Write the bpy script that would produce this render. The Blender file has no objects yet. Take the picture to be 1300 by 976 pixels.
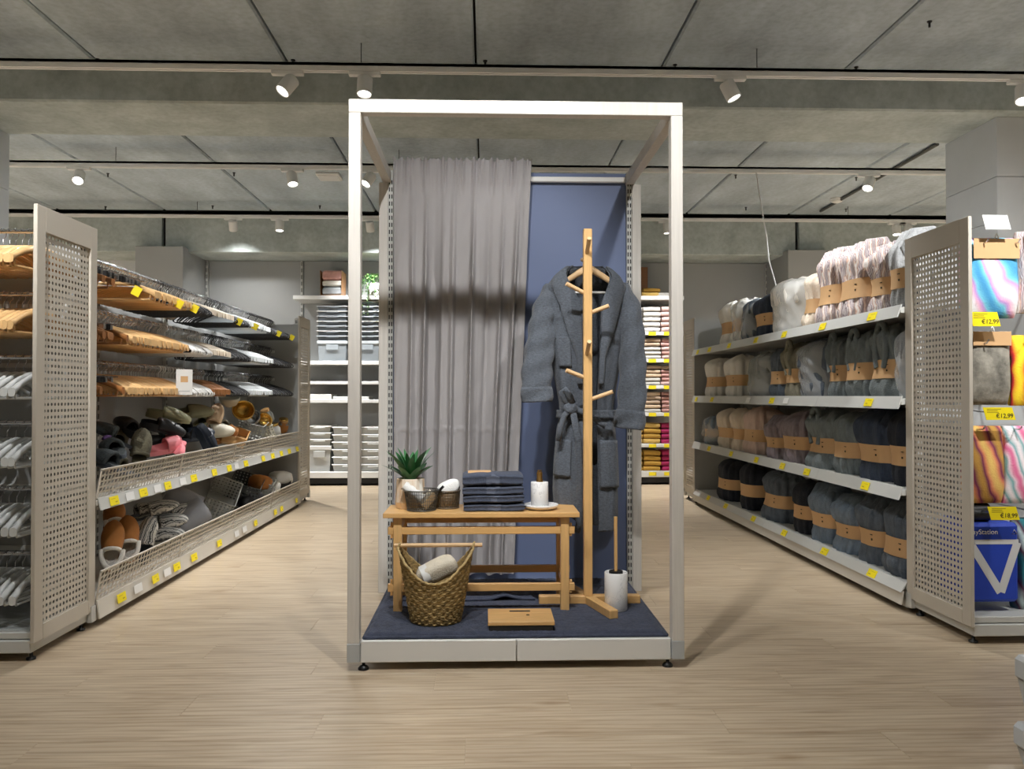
import bpy, math, random
from mathutils import Vector, Matrix
random.seed(7)
R = math.radians
PI = math.pi
SC = bpy.context.scene
COL = SC.collection

# ------------------------------------------------------------------ camera
F_PX, CX, CY, CAM_H = 1030.0, 650.0, 488.0, 1.045
YAW = math.atan(33 / F_PX)
PITCH = math.atan(14 / F_PX)
cam_data = bpy.data.cameras.new('camera')
cam_data.sensor_width = 36.0
cam_data.lens = F_PX * 36.0 / 1300.0
cam_data.clip_start = 0.05
cam = bpy.data.objects.new('camera', cam_data)
COL.objects.link(cam)
cam.location = (0, 0, CAM_H)
cam.rotation_euler = (PI / 2 + PITCH, 0, -YAW)
SC.camera = cam

# ------------------------------------------------------------------ world, exposure, lamp strength
world = bpy.data.worlds.new('world')
SC.world = world
world.use_nodes = True
world.node_tree.nodes['Background'].inputs[0].default_value = (0.9, 0.95, 1.0, 1)
world.node_tree.nodes['Background'].inputs[1].default_value = 0.05
SC.view_settings.view_transform = 'Standard'
SC.view_settings.look = 'None'
SC.view_settings.gamma = 1.0
SC.view_settings.use_curve_mapping = False
SC.view_settings.exposure = -0.42
LAMP = 1.0                       # one factor for every track spotlight
LAMP_COL = (1.0, 0.995, 0.98)
SC.cycles.use_denoising = True
SC.cycles.max_bounces = 8
SC.cycles.diffuse_bounces = 5
SC.cycles.sample_clamp_indirect = 4.0
SC.cycles.caustics_reflective = False
SC.cycles.caustics_refractive = False


# ------------------------------------------------------------------ pixel -> place on a known plane
def ray(px, py):
    x = (px - CX) / F_PX
    y = -(py - CY) / F_PX
    y2 = y * math.cos(PITCH) + math.sin(PITCH)
    z2 = math.cos(PITCH) - y * math.sin(PITCH)
    return (x * math.cos(YAW) + z2 * math.sin(YAW), z2 * math.cos(YAW) - x * math.sin(YAW), y2)


def at_y(px, py, Y):
    r = ray(px, py); t = Y / r[1]
    return Vector((r[0] * t, Y, CAM_H + r[2] * t))


def at_x(px, py, X):
    r = ray(px, py); t = X / r[0]
    return Vector((X, r[1] * t, CAM_H + r[2] * t))


def at_z(px, py, Z):
    r = ray(px, py); t = (Z - CAM_H) / r[2]
    return Vector((r[0] * t, r[1] * t, Z))


# ------------------------------------------------------------------ object helpers
def link(o, parent=None):
    COL.objects.link(o)
    if parent is not None:
        o.parent = parent
    return o


def tag(o, label=None, cat=None, group=None, kind=None):
    if label: o['label'] = label
    if cat: o['category'] = cat
    if group: o['group'] = group
    if kind: o['kind'] = kind
    return o


def thing(name, label, cat, loc=(0, 0, 0), rz=0.0, group=None):
    o = bpy.data.objects.new(name, None)
    o.empty_display_size = 0.05
    link(o)
    o.location = loc
    o.rotation_euler = (0, 0, rz)
    return tag(o, label, cat, group)


def copy_tree(o, parent=None):
    c = o.copy()
    COL.objects.link(c)
    c.parent = parent
    for ch in list(o.children):
        copy_tree(ch, c)
    return c


class MB:
    """collects shapes, then links them as one mesh object"""
    def __init__(self):
        self.v = []; self.f = []; self.s = []; self.m = []; self.mi = 0

    def add(self, vs, fs, smooth=False, M=None):
        b = len(self.v)
        if M is not None:
            vs = [M @ Vector(p) for p in vs]
        self.v += [tuple(p) for p in vs]
        self.f += [tuple(i + b for i in f) for f in fs]
        self.s += [smooth] * len(fs)
        self.m += [self.mi] * len(fs)
        return self

    def box(self, x0, x1, y0, y1, z0, z1, M=None, bev=0.0):
        if bev <= 0:
            vs = [(x, y, z) for x in (x0, x1) for y in (y0, y1) for z in (z0, z1)]
            fs = [(0, 1, 3, 2), (4, 6, 7, 5), (0, 4, 5, 1), (2, 3, 7, 6), (0, 2, 6, 4), (1, 5, 7, 3)]
            return self.add(vs, fs, False, M)
        b = min(bev, (x1 - x0) * .49, (y1 - y0) * .49, (z1 - z0) * .49)
        vs = []; idx = {}
        for i, x in enumerate((x0, x1)):
            for j, y in enumerate((y0, y1)):
                for k, z in enumerate((z0, z1)):
                    xi = x + b * (1 - 2 * i); yi = y + b * (1 - 2 * j); zi = z + b * (1 - 2 * k)
                    for a, p in enumerate(((x, yi, zi), (xi, y, zi), (xi, yi, z))):
                        idx[i, j, k, a] = len(vs); vs.append(p)
        I = lambda i, j, k, a: idx[i, j, k, a]
        fs = []
        for i in (0, 1):
            q = [I(i, 0, 0, 0), I(i, 1, 0, 0), I(i, 1, 1, 0), I(i, 0, 1, 0)]; fs.append(q if i else q[::-1])
            q = [I(0, i, 0, 1), I(1, i, 0, 1), I(1, i, 1, 1), I(0, i, 1, 1)]; fs.append(q[::-1] if i else q)
            q = [I(0, 0, i, 2), I(1, 0, i, 2), I(1, 1, i, 2), I(0, 1, i, 2)]; fs.append(q if i else q[::-1])
        for i in (0, 1):
            for j in (0, 1):
                q = [I(i, j, 0, 0), I(i, j, 0, 1), I(i, j, 1, 1), I(i, j, 1, 0)]; fs.append(q if i != j else q[::-1])
                q = [I(i, 0, j, 0), I(i, 0, j, 2), I(i, 1, j, 2), I(i, 1, j, 0)]; fs.append(q if i == j else q[::-1])
                q = [I(0, i, j, 1), I(0, i, j, 2), I(1, i, j, 2), I(1, i, j, 1)]; fs.append(q if i != j else q[::-1])
        for i in (0, 1):
            for j in (0, 1):
                for k in (0, 1):
                    q = [I(i, j, k, 0), I(i, j, k, 1), I(i, j, k, 2)]
                    fs.append(q if (i + j + k) % 2 == 1 else q[::-1])
        return self.add(vs, fs, False, M)

    def tube(self, pts, r, n=8, closed=False, M=None, smooth=True, flat=1.0):
        pts = [Vector(p) for p in pts]
        N = len(pts)
        rs = r if isinstance(r, (list, tuple)) else [r] * N
        vs = []; fs = []
        up = None
        for i, p in enumerate(pts):
            a = pts[(i - 1) % N] if (closed or i > 0) else p
            b = pts[(i + 1) % N] if (closed or i < N - 1) else p
            d = (b - a)
            d = d.normalized() if d.length > 1e-9 else Vector((0, 0, 1))
            if up is None:
                up = Vector((0, 0, 1)) if abs(d.z) < .9 else Vector((0, 1, 0))
            s = d.cross(up)
            if s.length < 1e-6:
                s = d.orthogonal()
            s.normalize()
            u = s.cross(d).normalized()
            up = u
            for k in range(n):
                t = 2 * PI * k / n
                vs.append(p + s * (math.cos(t) * rs[i]) + u * (math.sin(t) * rs[i] * flat))
        M_ = N if closed else N - 1
        for i in range(M_):
            for k in range(n):
                a = i * n + k; b = i * n + (k + 1) % n
                c = ((i + 1) % N) * n + (k + 1) % n; d = ((i + 1) % N) * n + k
                fs.append((a, b, c, d))
        self.add(vs, fs, smooth, M)
        if not closed:
            self.add(vs[:n], [tuple(range(n - 1, -1, -1))], False, M)
            self.add(vs[-n:], [tuple(range(n))], False, M)
        return self

    def lathe(self, prof, n=20, M=None, smooth=True, cap=True, sx=1.0, sy=1.0):
        vs = []; fs = []
        for (r, z) in prof:
            for k in range(n):
                t = 2 * PI * k / n
                vs.append((r * math.cos(t) * sx, r * math.sin(t) * sy, z))
        for i in range(len(prof) - 1):
            for k in range(n):
                fs.append((i * n + k, i * n + (k + 1) % n, (i + 1) * n + (k + 1) % n, (i + 1) * n + k))
        self.add(vs, fs, smooth, M)
        if cap:
            self.add(vs[:n], [tuple(range(n - 1, -1, -1))], False, M)
            self.add(vs[-n:], [tuple(range(n))], False, M)
        return self

    def grid(self, fn, nu, nv, M=None, smooth=True, wrap=False):
        vs = [fn(i / (nu if wrap else nu - 1), j / (nv - 1)) for j in range(nv) for i in range(nu)]
        fs = []
        for j in range(nv - 1):
            for i in range(nu if wrap else nu - 1):
                i2 = (i + 1) % nu
                fs.append((j * nu + i, j * nu + i2, (j + 1) * nu + i2, (j + 1) * nu + i))
        return self.add(vs, fs, smooth, M)

    def prism(self, poly, axis, a, b, M=None):
        def P(p, d):
            return {'x': (d, p[0], p[1]), 'y': (p[0], d, p[1]), 'z': (p[0], p[1], d)}[axis]
        n = len(poly)
        vs = [P(p, a) for p in poly] + [P(p, b) for p in poly]
        fs = [tuple(range(n - 1, -1, -1)), tuple(range(n, 2 * n))]
        fs += [(i, (i + 1) % n, n + (i + 1) % n, n + i) for i in range(n)]
        return self.add(vs, fs, False, M)

    def mesh(self, name, mats):
        me = bpy.data.meshes.new(name)
        me.from_pydata(self.v, [], self.f)
        mats = mats if isinstance(mats, (list, tuple)) else [mats]
        for m in mats:
            me.materials.append(m)
        me.polygons.foreach_set('use_smooth', self.s)
        if len(mats) > 1:
            me.polygons.foreach_set('material_index', self.m)
        me.update()
        return me

    def build(self, name, mats, parent=None, loc=None):
        o = bpy.data.objects.new(name, self.mesh(name, mats))
        link(o, parent)
        if loc is not None:
            o.location = loc
        return o


def obj_from(name, me, parent=None, loc=None, rz=None):
    o = bpy.data.objects.new(name, me)
    link(o, parent)
    if loc is not None: o.location = loc
    if rz is not None: o.rotation_euler = (0, 0, rz)
    return o


def text_mesh(body, size, mat, name='lettering'):
    cu = bpy.data.curves.new(name, 'FONT')
    cu.body = body; cu.size = size; cu.extrude = 0.0004; cu.align_x = 'CENTER'; cu.align_y = 'CENTER'
    o = bpy.data.objects.new(name, cu)
    COL.objects.link(o)
    bpy.context.view_layer.update()
    me = bpy.data.meshes.new_from_object(o.evaluated_get(bpy.context.evaluated_depsgraph_get()))
    bpy.data.objects.remove(o)
    me.materials.clear(); me.materials.append(mat)
    return me


def clean_fix(*obs):
    for o in obs:
        import bmesh
        bm = bmesh.new(); bm.from_mesh(o.data)
        bmesh.ops.recalc_face_normals(bm, faces=bm.faces)
        bm.to_mesh(o.data); bm.free()


# ------------------------------------------------------------------ materials
def srgb(r, g, b):
    f = lambda c: (c / 255 / 12.92) if c / 255 <= .04045 else ((c / 255 + .055) / 1.055) ** 2.4
    return (f(r), f(g), f(b), 1.0)


def mat(name, col, rough=.5, metal=0.0, var=0.0, vscale=8.0, stretch=(1, 1, 1), bump=0.0, bscale=60.0,
        rand=0.0, col2=None, emit=0.0, alpha=1.0, trans=0.0, coat=0.0, bstretch=None, spec=None, sheen=0.0, detail=4.0):
    m = bpy.data.materials.new(name)
    m.use_nodes = True
    nt = m.node_tree; N = nt.nodes; L = nt.links
    p = N['Principled BSDF']
    c = srgb(*col)
    p.inputs['Base Color'].default_value = c
    p.inputs['Roughness'].default_value = rough
    p.inputs['Metallic'].default_value = metal
    if spec is not None: p.inputs['Specular IOR Level'].default_value = spec
    if coat: p.inputs['Coat Weight'].default_value = coat
    if trans: p.inputs['Transmission Weight'].default_value = trans
    if alpha < 1: p.inputs['Alpha'].default_value = alpha
    if sheen:
        p.inputs['Sheen Weight'].default_value = sheen
        p.inputs['Sheen Roughness'].default_value = .5
    if emit:
        p.inputs['Emission Color'].default_value = c
        p.inputs['Emission Strength'].default_value = emit
    tc = None
    if var or bump or rand:
        tc = N.new('ShaderNodeTexCoord')
        oi = N.new('ShaderNodeObjectInfo')
        off = N.new('ShaderNodeVectorMath'); off.operation = 'SCALE'
        cmb = N.new('ShaderNodeCombineXYZ')
        for k in range(3): L.new(oi.outputs['Random'], cmb.inputs[k])
        L.new(cmb.outputs[0], off.inputs[0]); off.inputs['Scale'].default_value = 37.0
        addv = N.new('ShaderNodeVectorMath'); addv.operation = 'ADD'
        L.new(tc.outputs['Object'], addv.inputs[0]); L.new(off.outputs[0], addv.inputs[1])
    last = None
    if var or col2:
        mp = N.new('ShaderNodeMapping'); mp.inputs['Scale'].default_value = stretch
        L.new(addv.outputs[0], mp.inputs[0])
        nz = N.new('ShaderNodeTexNoise'); nz.inputs['Scale'].default_value = vscale; nz.inputs['Detail'].default_value = detail
        nz.inputs['Roughness'].default_value = .6
        L.new(mp.outputs[0], nz.inputs[0])
        mr = N.new('ShaderNodeMapRange')
        mr.inputs['From Min'].default_value = .3; mr.inputs['From Max'].default_value = .7
        L.new(nz.outputs[0], mr.inputs[0])
        mx = N.new('ShaderNodeMix'); mx.data_type = 'RGBA'
        c2 = srgb(*col2) if col2 else tuple(max(0, x * (1 - var)) for x in c[:3]) + (1,)
        c1 = c if col2 else tuple(min(1, x * (1 + var)) for x in c[:3]) + (1,)
        mx.inputs[6].default_value = c1; mx.inputs[7].default_value = c2
        L.new(mr.outputs[0], mx.inputs[0])
        last = mx.outputs[2]
        L.new(last, p.inputs['Base Color'])
    if rand:
        hs = N.new('ShaderNodeHueSaturation')
        ma = N.new('ShaderNodeMapRange')
        ma.inputs['To Min'].default_value = 1 - rand; ma.inputs['To Max'].default_value = 1 + rand
        L.new(oi.outputs['Random'], ma.inputs[0]); L.new(ma.outputs[0], hs.inputs['Value'])
        if last is not None: L.new(last, hs.inputs['Color'])
        else: hs.inputs['Color'].default_value = c
        L.new(hs.outputs[0], p.inputs['Base Color'])
    if bump:
        mp2 = N.new('ShaderNodeMapping'); mp2.inputs['Scale'].default_value = bstretch or (1, 1, 1)
        L.new(addv.outputs[0], mp2.inputs[0])
        nb = N.new('ShaderNodeTexNoise'); nb.inputs['Scale'].default_value = bscale; nb.inputs['Detail'].default_value = 3
        L.new(mp2.outputs[0], nb.inputs[0])
        bp = N.new('ShaderNodeBump'); bp.inputs['Strength'].default_value = bump; bp.inputs['Distance'].default_value = .004
        L.new(nb.outputs[0], bp.inputs['Height']); L.new(bp.outputs[0], p.inputs['Normal'])
    return m


def oak_floor(name):
    m = bpy.data.materials.new(name); m.use_nodes = True
    nt = m.node_tree; N = nt.nodes; L = nt.links; p = N['Principled BSDF']
    tc = N.new('ShaderNodeTexCoord'); oi = N.new('ShaderNodeObjectInfo')
    cmb = N.new('ShaderNodeCombineXYZ')
    for k, mlt in enumerate((41.0, 17.0, 29.0)):
        ml = N.new('ShaderNodeMath'); ml.operation = 'MULTIPLY'; ml.inputs[1].default_value = mlt
        L.new(oi.outputs['Random'], ml.inputs[0]); L.new(ml.outputs[0], cmb.inputs[k])
    ad = N.new('ShaderNodeVectorMath'); ad.operation = 'ADD'
    L.new(tc.outputs['Object'], ad.inputs[0]); L.new(cmb.outputs[0], ad.inputs[1])

    def noise(scale, stretch, detail=4.0, dist=0.0):
        mp = N.new('ShaderNodeMapping'); mp.inputs['Scale'].default_value = stretch
        L.new(ad.outputs[0], mp.inputs[0])
        nz = N.new('ShaderNodeTexNoise'); nz.inputs['Scale'].default_value = scale
        nz.inputs['Detail'].default_value = detail; nz.inputs['Distortion'].default_value = dist
        L.new(mp.outputs[0], nz.inputs[0])
        return nz.outputs[0]
    n1 = noise(3.0, (.9, 7.5, 1), 7, 1.1)
    n2 = noise(9.0, (.45, 11, 1), 6, .8)
    r1 = N.new('ShaderNodeValToRGB')
    e = r1.color_ramp.elements
    e[0].position = .30; e[0].color = srgb(178, 158, 133)
    e[1].position = .72; e[1].color = srgb(209, 193, 169)
    k = r1.color_ramp.elements.new(.5); k.color = srgb(198, 180, 155)
    L.new(n1, r1.inputs[0])
    mx = N.new('ShaderNodeMix'); mx.data_type = 'RGBA'; mx.blend_type = 'MULTIPLY'
    r2 = N.new('ShaderNodeValToRGB'); r2.color_ramp.elements[0].position = .25; r2.color_ramp.elements[1].position = .6
    r2.color_ramp.elements[0].color = (.76, .74, .71, 1); r2.color_ramp.elements[1].color = (1, 1, 1, 1)
    L.new(n2, r2.inputs[0])
    mx.inputs[0].default_value = .6
    L.new(r1.outputs[0], mx.inputs[6]); L.new(r2.outputs[0], mx.inputs[7])
    # knots
    vo = N.new('ShaderNodeTexVoronoi'); vo.inputs['Scale'].default_value = 2.2
    mp = N.new('ShaderNodeMapping'); mp.inputs['Scale'].default_value = (.8, 2.2, 1)
    L.new(ad.outputs[0], mp.inputs[0]); L.new(mp.outputs[0], vo.inputs[0])
    r3 = N.new('ShaderNodeValToRGB'); r3.color_ramp.elements[0].position = .02; r3.color_ramp.elements[1].position = .12
    r3.color_ramp.elements[0].color = (.62, .52, .42, 1); r3.color_ramp.elements[1].color = (1, 1, 1, 1)
    L.new(vo.outputs['Distance'], r3.inputs[0])
    mx2 = N.new('ShaderNodeMix'); mx2.data_type = 'RGBA'; mx2.blend_type = 'MULTIPLY'; mx2.inputs[0].default_value = .8
    L.new(mx.outputs[2], mx2.inputs[6]); L.new(r3.outputs[0], mx2.inputs[7])
    # cathedral grain
    mpw = N.new('ShaderNodeMapping'); mpw.inputs['Scale'].default_value = (.55, 5.0, 1)
    L.new(ad.outputs[0], mpw.inputs[0])
    wv = N.new('ShaderNodeTexWave'); wv.bands_direction = 'Y'; wv.inputs['Scale'].default_value = 2.2
    wv.inputs['Distortion'].default_value = 9.0; wv.inputs['Detail'].default_value = 4.0; wv.inputs['Detail Scale'].default_value = .8
    L.new(mpw.outputs[0], wv.inputs[0])
    r4 = N.new('ShaderNodeValToRGB'); r4.color_ramp.elements[0].position = .0; r4.color_ramp.elements[1].position = .45
    r4.color_ramp.elements[0].color = (.80, .74, .68, 1); r4.color_ramp.elements[1].color = (1, 1, 1, 1)
    L.new(wv.outputs[0], r4.inputs[0])
    mx3 = N.new('ShaderNodeMix'); mx3.data_type = 'RGBA'; mx3.blend_type = 'MULTIPLY'; mx3.inputs[0].default_value = .75
    L.new(mx2.outputs[2], mx3.inputs[6]); L.new(r4.outputs[0], mx3.inputs[7])
    mx2 = mx3
    hs = N.new('ShaderNodeHueSaturation')
    ma = N.new('ShaderNodeMapRange'); ma.inputs['To Min'].default_value = .98; ma.inputs['To Max'].default_value = 1.02
    L.new(oi.outputs['Random'], ma.inputs[0]); L.new(ma.outputs[0], hs.inputs['Value'])
    L.new(mx2.outputs[2], hs.inputs['Color']); L.new(hs.outputs[0], p.inputs['Base Color'])
    p.inputs['Roughness'].default_value = .36
    p.inputs['Specular IOR Level'].default_value = .45
    return m


def concrete(name, base, dark, scale=1.0, stretch=(1, .35, 1)):
    m = bpy.data.materials.new(name); m.use_nodes = True
    nt = m.node_tree; N = nt.nodes; L = nt.links; p = N['Principled BSDF']
    geo = N.new('ShaderNodeNewGeometry')
    mp = N.new('ShaderNodeMapping'); mp.inputs['Scale'].default_value = stretch
    L.new(geo.outputs['Position'], mp.inputs[0])
    n1 = N.new('ShaderNodeTexNoise'); n1.inputs['Scale'].default_value = 2.6 * scale; n1.inputs['Detail'].default_value = 6
    n1.inputs['Roughness'].default_value = .62
    L.new(mp.outputs[0], n1.inputs[0])
    rp = N.new('ShaderNodeValToRGB'); e = rp.color_ramp.elements
    e[0].position = .33; e[0].color = srgb(*dark); e[1].position = .68; e[1].color = srgb(*base)
    L.new(n1.outputs[0], rp.inputs[0])
    n2 = N.new('ShaderNodeTexNoise'); n2.inputs['Scale'].default_value = 26; n2.inputs['Detail'].default_value = 5
    L.new(geo.outputs['Position'], n2.inputs[0])
    r2 = N.new('ShaderNodeValToRGB'); r2.color_ramp.elements[0].position = .3; r2.color_ramp.elements[1].position = .62
    r2.color_ramp.elements[0].color = (.74, .74, .72, 1); r2.color_ramp.elements[1].color = (1, 1, 1, 1)
    L.new(n2.outputs[0], r2.inputs[0])
    mx = N.new('ShaderNodeMix'); mx.data_type = 'RGBA'; mx.blend_type = 'MULTIPLY'; mx.inputs[0].default_value = .6
    L.new(rp.outputs[0], mx.inputs[6]); L.new(r2.outputs[0], mx.inputs[7]); L.new(mx.outputs[2], p.inputs['Base Color'])
    p.inputs['Roughness'].default_value = .85
    bp = N.new('ShaderNodeBump'); bp.inputs['Strength'].default_value = .25; bp.inputs['Distance'].default_value = .01
    L.new(n2.outputs[0], bp.inputs['Height']); L.new(bp.outputs[0], p.inputs['Normal'])
    return m


def stripes(name, cols, axis_rot, scale, rough=.9, bump=.5):
    """woven / knitted stripes in object space"""
    m = bpy.data.materials.new(name); m.use_nodes = True
    nt = m.node_tree; N = nt.nodes; L = nt.links; p = N['Principled BSDF']
    tc = N.new('ShaderNodeTexCoord'); mp = N.new('ShaderNodeMapping')
    mp.inputs['Rotation'].default_value = axis_rot
    L.new(tc.outputs['Object'], mp.inputs[0])
    wv = N.new('ShaderNodeTexWave'); wv.inputs['Scale'].default_value = scale; wv.inputs['Distortion'].default_value = 3.0
    wv.inputs['Detail Scale'].default_value = 2.0
    L.new(mp.outputs[0], wv.inputs[0])
    rp = N.new('ShaderNodeValToRGB')
    for i, c in enumerate(cols):
        if i < 2:
            el = rp.color_ramp.elements[i]; el.position = i / (len(cols) - 1)
        else:
            el = rp.color_ramp.elements.new(i / (len(cols) - 1))
    for el, c in zip(rp.color_ramp.elements, cols):
        el.color = srgb(*c)
    for i, el in enumerate(rp.color_ramp.elements):
        el.position = i / (len(cols) - 1)
    L.new(wv.outputs[0], rp.inputs[0]); L.new(rp.outputs[0], p.inputs['Base Color'])
    p.inputs['Roughness'].default_value = rough
    nb = N.new('ShaderNodeTexNoise'); nb.inputs['Scale'].default_value = 120
    L.new(tc.outputs['Object'], nb.inputs[0])
    bp = N.new('ShaderNodeBump'); bp.inputs['Strength'].default_value = bump; bp.inputs['Distance'].default_value = .004
    L.new(nb.outputs[0], bp.inputs['Height']); L.new(bp.outputs[0], p.inputs['Normal'])
    return m


M = {}
M['floor'] = oak_floor('oak_laminate')
M['ceil'] = concrete('ceiling_concrete', (184, 197, 207), (150, 160, 168))
M['beam'] = concrete('beam_concrete', (188, 197, 196), (160, 168, 166), 1.4, (1, 1, 1))
M['joint'] = mat('dark_joint', (30, 31, 30), .9)
M['wall'] = mat('grey_paint', (208, 212, 216), .7, var=.04, vscale=2)
M['panel'] = mat('grey_panel', (158, 160, 160), .55, var=.02, vscale=3)
M['white_metal'] = mat('white_powder_coat', (222, 222, 220), .42)
M['lamp_white'] = mat('lamp_housing', (232, 232, 230), .45)
M['lens'] = mat('lit_lens', (255, 252, 244), .3, emit=14.0)
M['lens_off'] = mat('unlit_lens', (120, 120, 118), .25)
M['shelf'] = mat('shelf_grey_beige', (205, 200, 190), .45, var=.02, vscale=4)
M['shelf_grey'] = mat('shelf_light_grey', (196, 197, 194), .45)
M['perf'] = mat('perforated_sheet', (192, 185, 173), .5)
M['slot_dark'] = mat('slot_black', (20, 20, 22), .7)
M['tag'] = mat('yellow_tag', (243, 222, 20), .55)
M['tag_white'] = mat('white_tag', (228, 228, 226), .5)
M['print'] = mat('dark_print', (60, 55, 30), .7)
M['frame'] = mat('whitewashed_wood', (208, 204, 198), .55, var=.07, vscale=14, stretch=(6, 6, .25))
M['bamboo'] = mat('bamboo', (214, 170, 110), .42, var=.10, vscale=16, stretch=(.4, 5, 5), coat=.15)
M['bamboo_v'] = mat('bamboo_upright', (214, 172, 114), .42, var=.10, vscale=16, stretch=(5, 5, .4), coat=.15)
M['dowel'] = mat('pale_dowel', (222, 186, 140), .5, var=.05, vscale=20, stretch=(.3, 5, 5))
M['blue'] = mat('blue_back_panel', (103, 117, 152), .6, var=.02, vscale=2)
M['curtain'] = mat('grey_curtain', (160, 157, 158), .78, bump=.12, bscale=420, var=.03, vscale=3)
M['rug'] = mat('navy_rug', (62, 68, 86), .97, var=.28, vscale=26, bump=1.0, bscale=210, sheen=.1)
M['robe'] = mat('slate_terry', (82, 88, 97), .95, var=.30, vscale=85, stretch=(1, 1, 2.2), bump=.9, bscale=170, sheen=.15)
M['robe_dark'] = mat('slate_terry_inside', (60, 66, 75), .95, var=.15, vscale=60, bump=.8, bscale=220)
M['chrome'] = mat('chrome', (205, 205, 208), .18, metal=1.0)
M['black'] = mat('black_plastic', (22, 22, 24), .45)
M['black_soft'] = mat('black_velvet', (24, 25, 29), .9, sheen=.2)
M['white_plastic'] = mat('white_plastic', (224, 224, 222), .35)
M['clear_plastic'] = mat('frosted_plastic', (212, 217, 219), .25, alpha=.62)
M['film'] = mat('clear_film', (235, 238, 240), .10, alpha=.34, bump=1.0, bscale=38)
M['h_wood'] = mat('beech', (222, 182, 128), .4, var=.08, vscale=20, stretch=(.4, 5, 5), rand=.10, coat=.2)
M['h_dark'] = mat('brown_wood', (150, 98, 52), .4, var=.12, vscale=20, stretch=(.4, 5, 5), rand=.12, coat=.2)
M['h_grey'] = mat('grey_plastic', (178, 182, 184), .35)
M['kraft'] = mat('kraft_card', (204, 164, 118), .75, var=.04, vscale=10, rand=.06)
M['tagfaint'] = mat('tag_faint_print', (190, 168, 20), .6)

# ================================================================== THE SETTING
CEIL_Z = 3.16
fl = MB().box(-9, 9, -5, 12, -.06, -.0015).build('floor', M['floor'])
tag(fl, 'light oak laminate floor of the shop', kind='structure')
pl_me = MB().box(0, 1.2845, 0, .1915, -.012, 0, bev=.0008).mesh('plank', M['floor'])
rowi = 0
yy = 1.35
while yy < 9.65:
    off = (rowi * .47) % 1.285
    x = -2.85 - off
    while x < 3.1:
        if x + 1.285 > -2.85:
            o = obj_from('plank', pl_me, fl, (x, yy, 0))
        x += 1.285
    yy += .192; rowi += 1

# ceiling: hollow-core slabs 1.2 m wide with open joints
ce = MB().box(-9, 9, -5, 12, CEIL_Z + .05, CEIL_Z + .15).build('ceiling', M['joint'])
tag(ce, 'bare concrete slab ceiling', kind='structure')
sl_front = MB().box(.007, 1.193, -5, 5.3, CEIL_Z, CEIL_Z + .06, bev=.012).mesh('slab', M['ceil'])
sl_back = MB().box(.007, 1.193, 5.6, 9.36, CEIL_Z, CEIL_Z + .06, bev=.012).mesh('slab', M['ceil'])
for k in range(-7, 8):
    X0 = -.066 + 1.2 * k
    obj_from('slab', sl_front, ce, (X0, 0, 0))
    obj_from('slab', sl_back, ce, (X0, 0, 0))
# beams
b1 = MB().box(-9, 9, 5.25, 5.93, 2.925, CEIL_Z + .05, bev=.012).build('trim_1', M['beam'])
tag(b1, 'deep concrete ceiling beam above the display', kind='structure')
b2 = bpy.data.objects.new('trim_2', None); link(b2)
tag(b2, 'concrete beam in three lengths above the back shelving', kind='structure')
for xa, xb in ((-9, -3.70), (-3.66, 3.62), (3.66, 9)):
    MB().box(xa, xb, 9.36, 10.0, 2.685, CEIL_Z - .025, bev=.008).build('beam_length', M['beam'], b2)
MB().box(-9, 9, 9.42, 10.0, 2.70, CEIL_Z + .05).build('joint_filler', M['joint'], b2)
wb = MB().box(-9, 9, 9.98, 10.1, 0, CEIL_Z).build('wall_back', M['wall']); tag(wb, 'grey back wall behind the shelving', kind='structure')
for nm, a in (('wall_left', (-8.1, -8, -5, 10.1)), ('wall_right', (8, 8.1, -5, 10.1)), ('wall_front', (-8.1, 8.1, -5.1, -5))):
    tag(MB().box(*a, 0, CEIL_Z).build(nm, M['wall']), 'plain grey shop wall', kind='structure')
# columns under the beam, boxed in grey panels
for i, (xa, xb) in enumerate(((-4.15, -3.44), (3.44, 4.15))):
    c = bpy.data.objects.new('trim_%d' % (3 + i), None); link(c)
    tag(c, 'grey boxed column under the ceiling beam', kind='structure')
    MB().box(xa, xb, 5.34, 5.95, 0, 2.52, bev=.003).build('cladding', M['wall'], c)
    MB().box(xa, xb, 5.34, 5.95, 2.524, 2.925, bev=.003).build('cladding', M['wall'], c)
# wall ends that close the shelving niche
for i, (xa, xb) in enumerate(((-3.93, -3.40), (3.47, 3.98))):
    c = MB().box(xa, xb, 9.2, 9.98, 0, 2.72 if i == 0 else 2.72, bev=.004).build('trim_%d' % (5 + i), M['panel'])
    tag(c, 'plain grey end panel closing the back shelving niche', kind='structure')

# small ceiling fittings
def ceil_hook(x, y):
    o = MB().tube([(0, 0, 0), (0, 0, -.035)], .007, 6).lathe([(.014, -.006), (.014, 0)], 8).build('ceiling_hook', M['black'])
    o.location = (x, y, CEIL_Z)
    tag(o, 'small black hook in the concrete ceiling beside a slab joint', 'hook', 'black ceiling hooks')
for px, py in ((124, 76), (372, 77), (616, 78), (857, 83), (1087, 86), (137, 221), (297, 220), (134, 263), (270, 262), (406, 262), (934, 223), (1087, 226), (947, 264), (1074, 266), (1180, 28)):
    p = at_z(px, py - 1, CEIL_Z); ceil_hook(p.x, p.y)
p = at_z(1062, 252, CEIL_Z)
t = thing('smoke_detector', 'round white smoke detector on the ceiling beside a pipe', 'smoke detector', (p.x, p.y, CEIL_Z))
MB().lathe([(.068, 0), (.07, -.012), (.066, -.02)], 20).build('base', M['lamp_white'], t)
MB().lathe([(.058, -.02), (.056, -.035), (.03, -.046), (.005, -.047)], 20).build('cover', M['lamp_white'], t)
pa, pb = at_z(1190, 183, CEIL_Z - .02), at_z(1042, 268, CEIL_Z - .02)
o = MB().tube([pa, pb], .016, 8).build('conduit_pipe', mat('pipe_grey', (70, 72, 70), .6))
tag(o, 'thin dark conduit pipe running along the ceiling', 'pipe')
p = at_z(418, 222, CEIL_Z)
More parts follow.
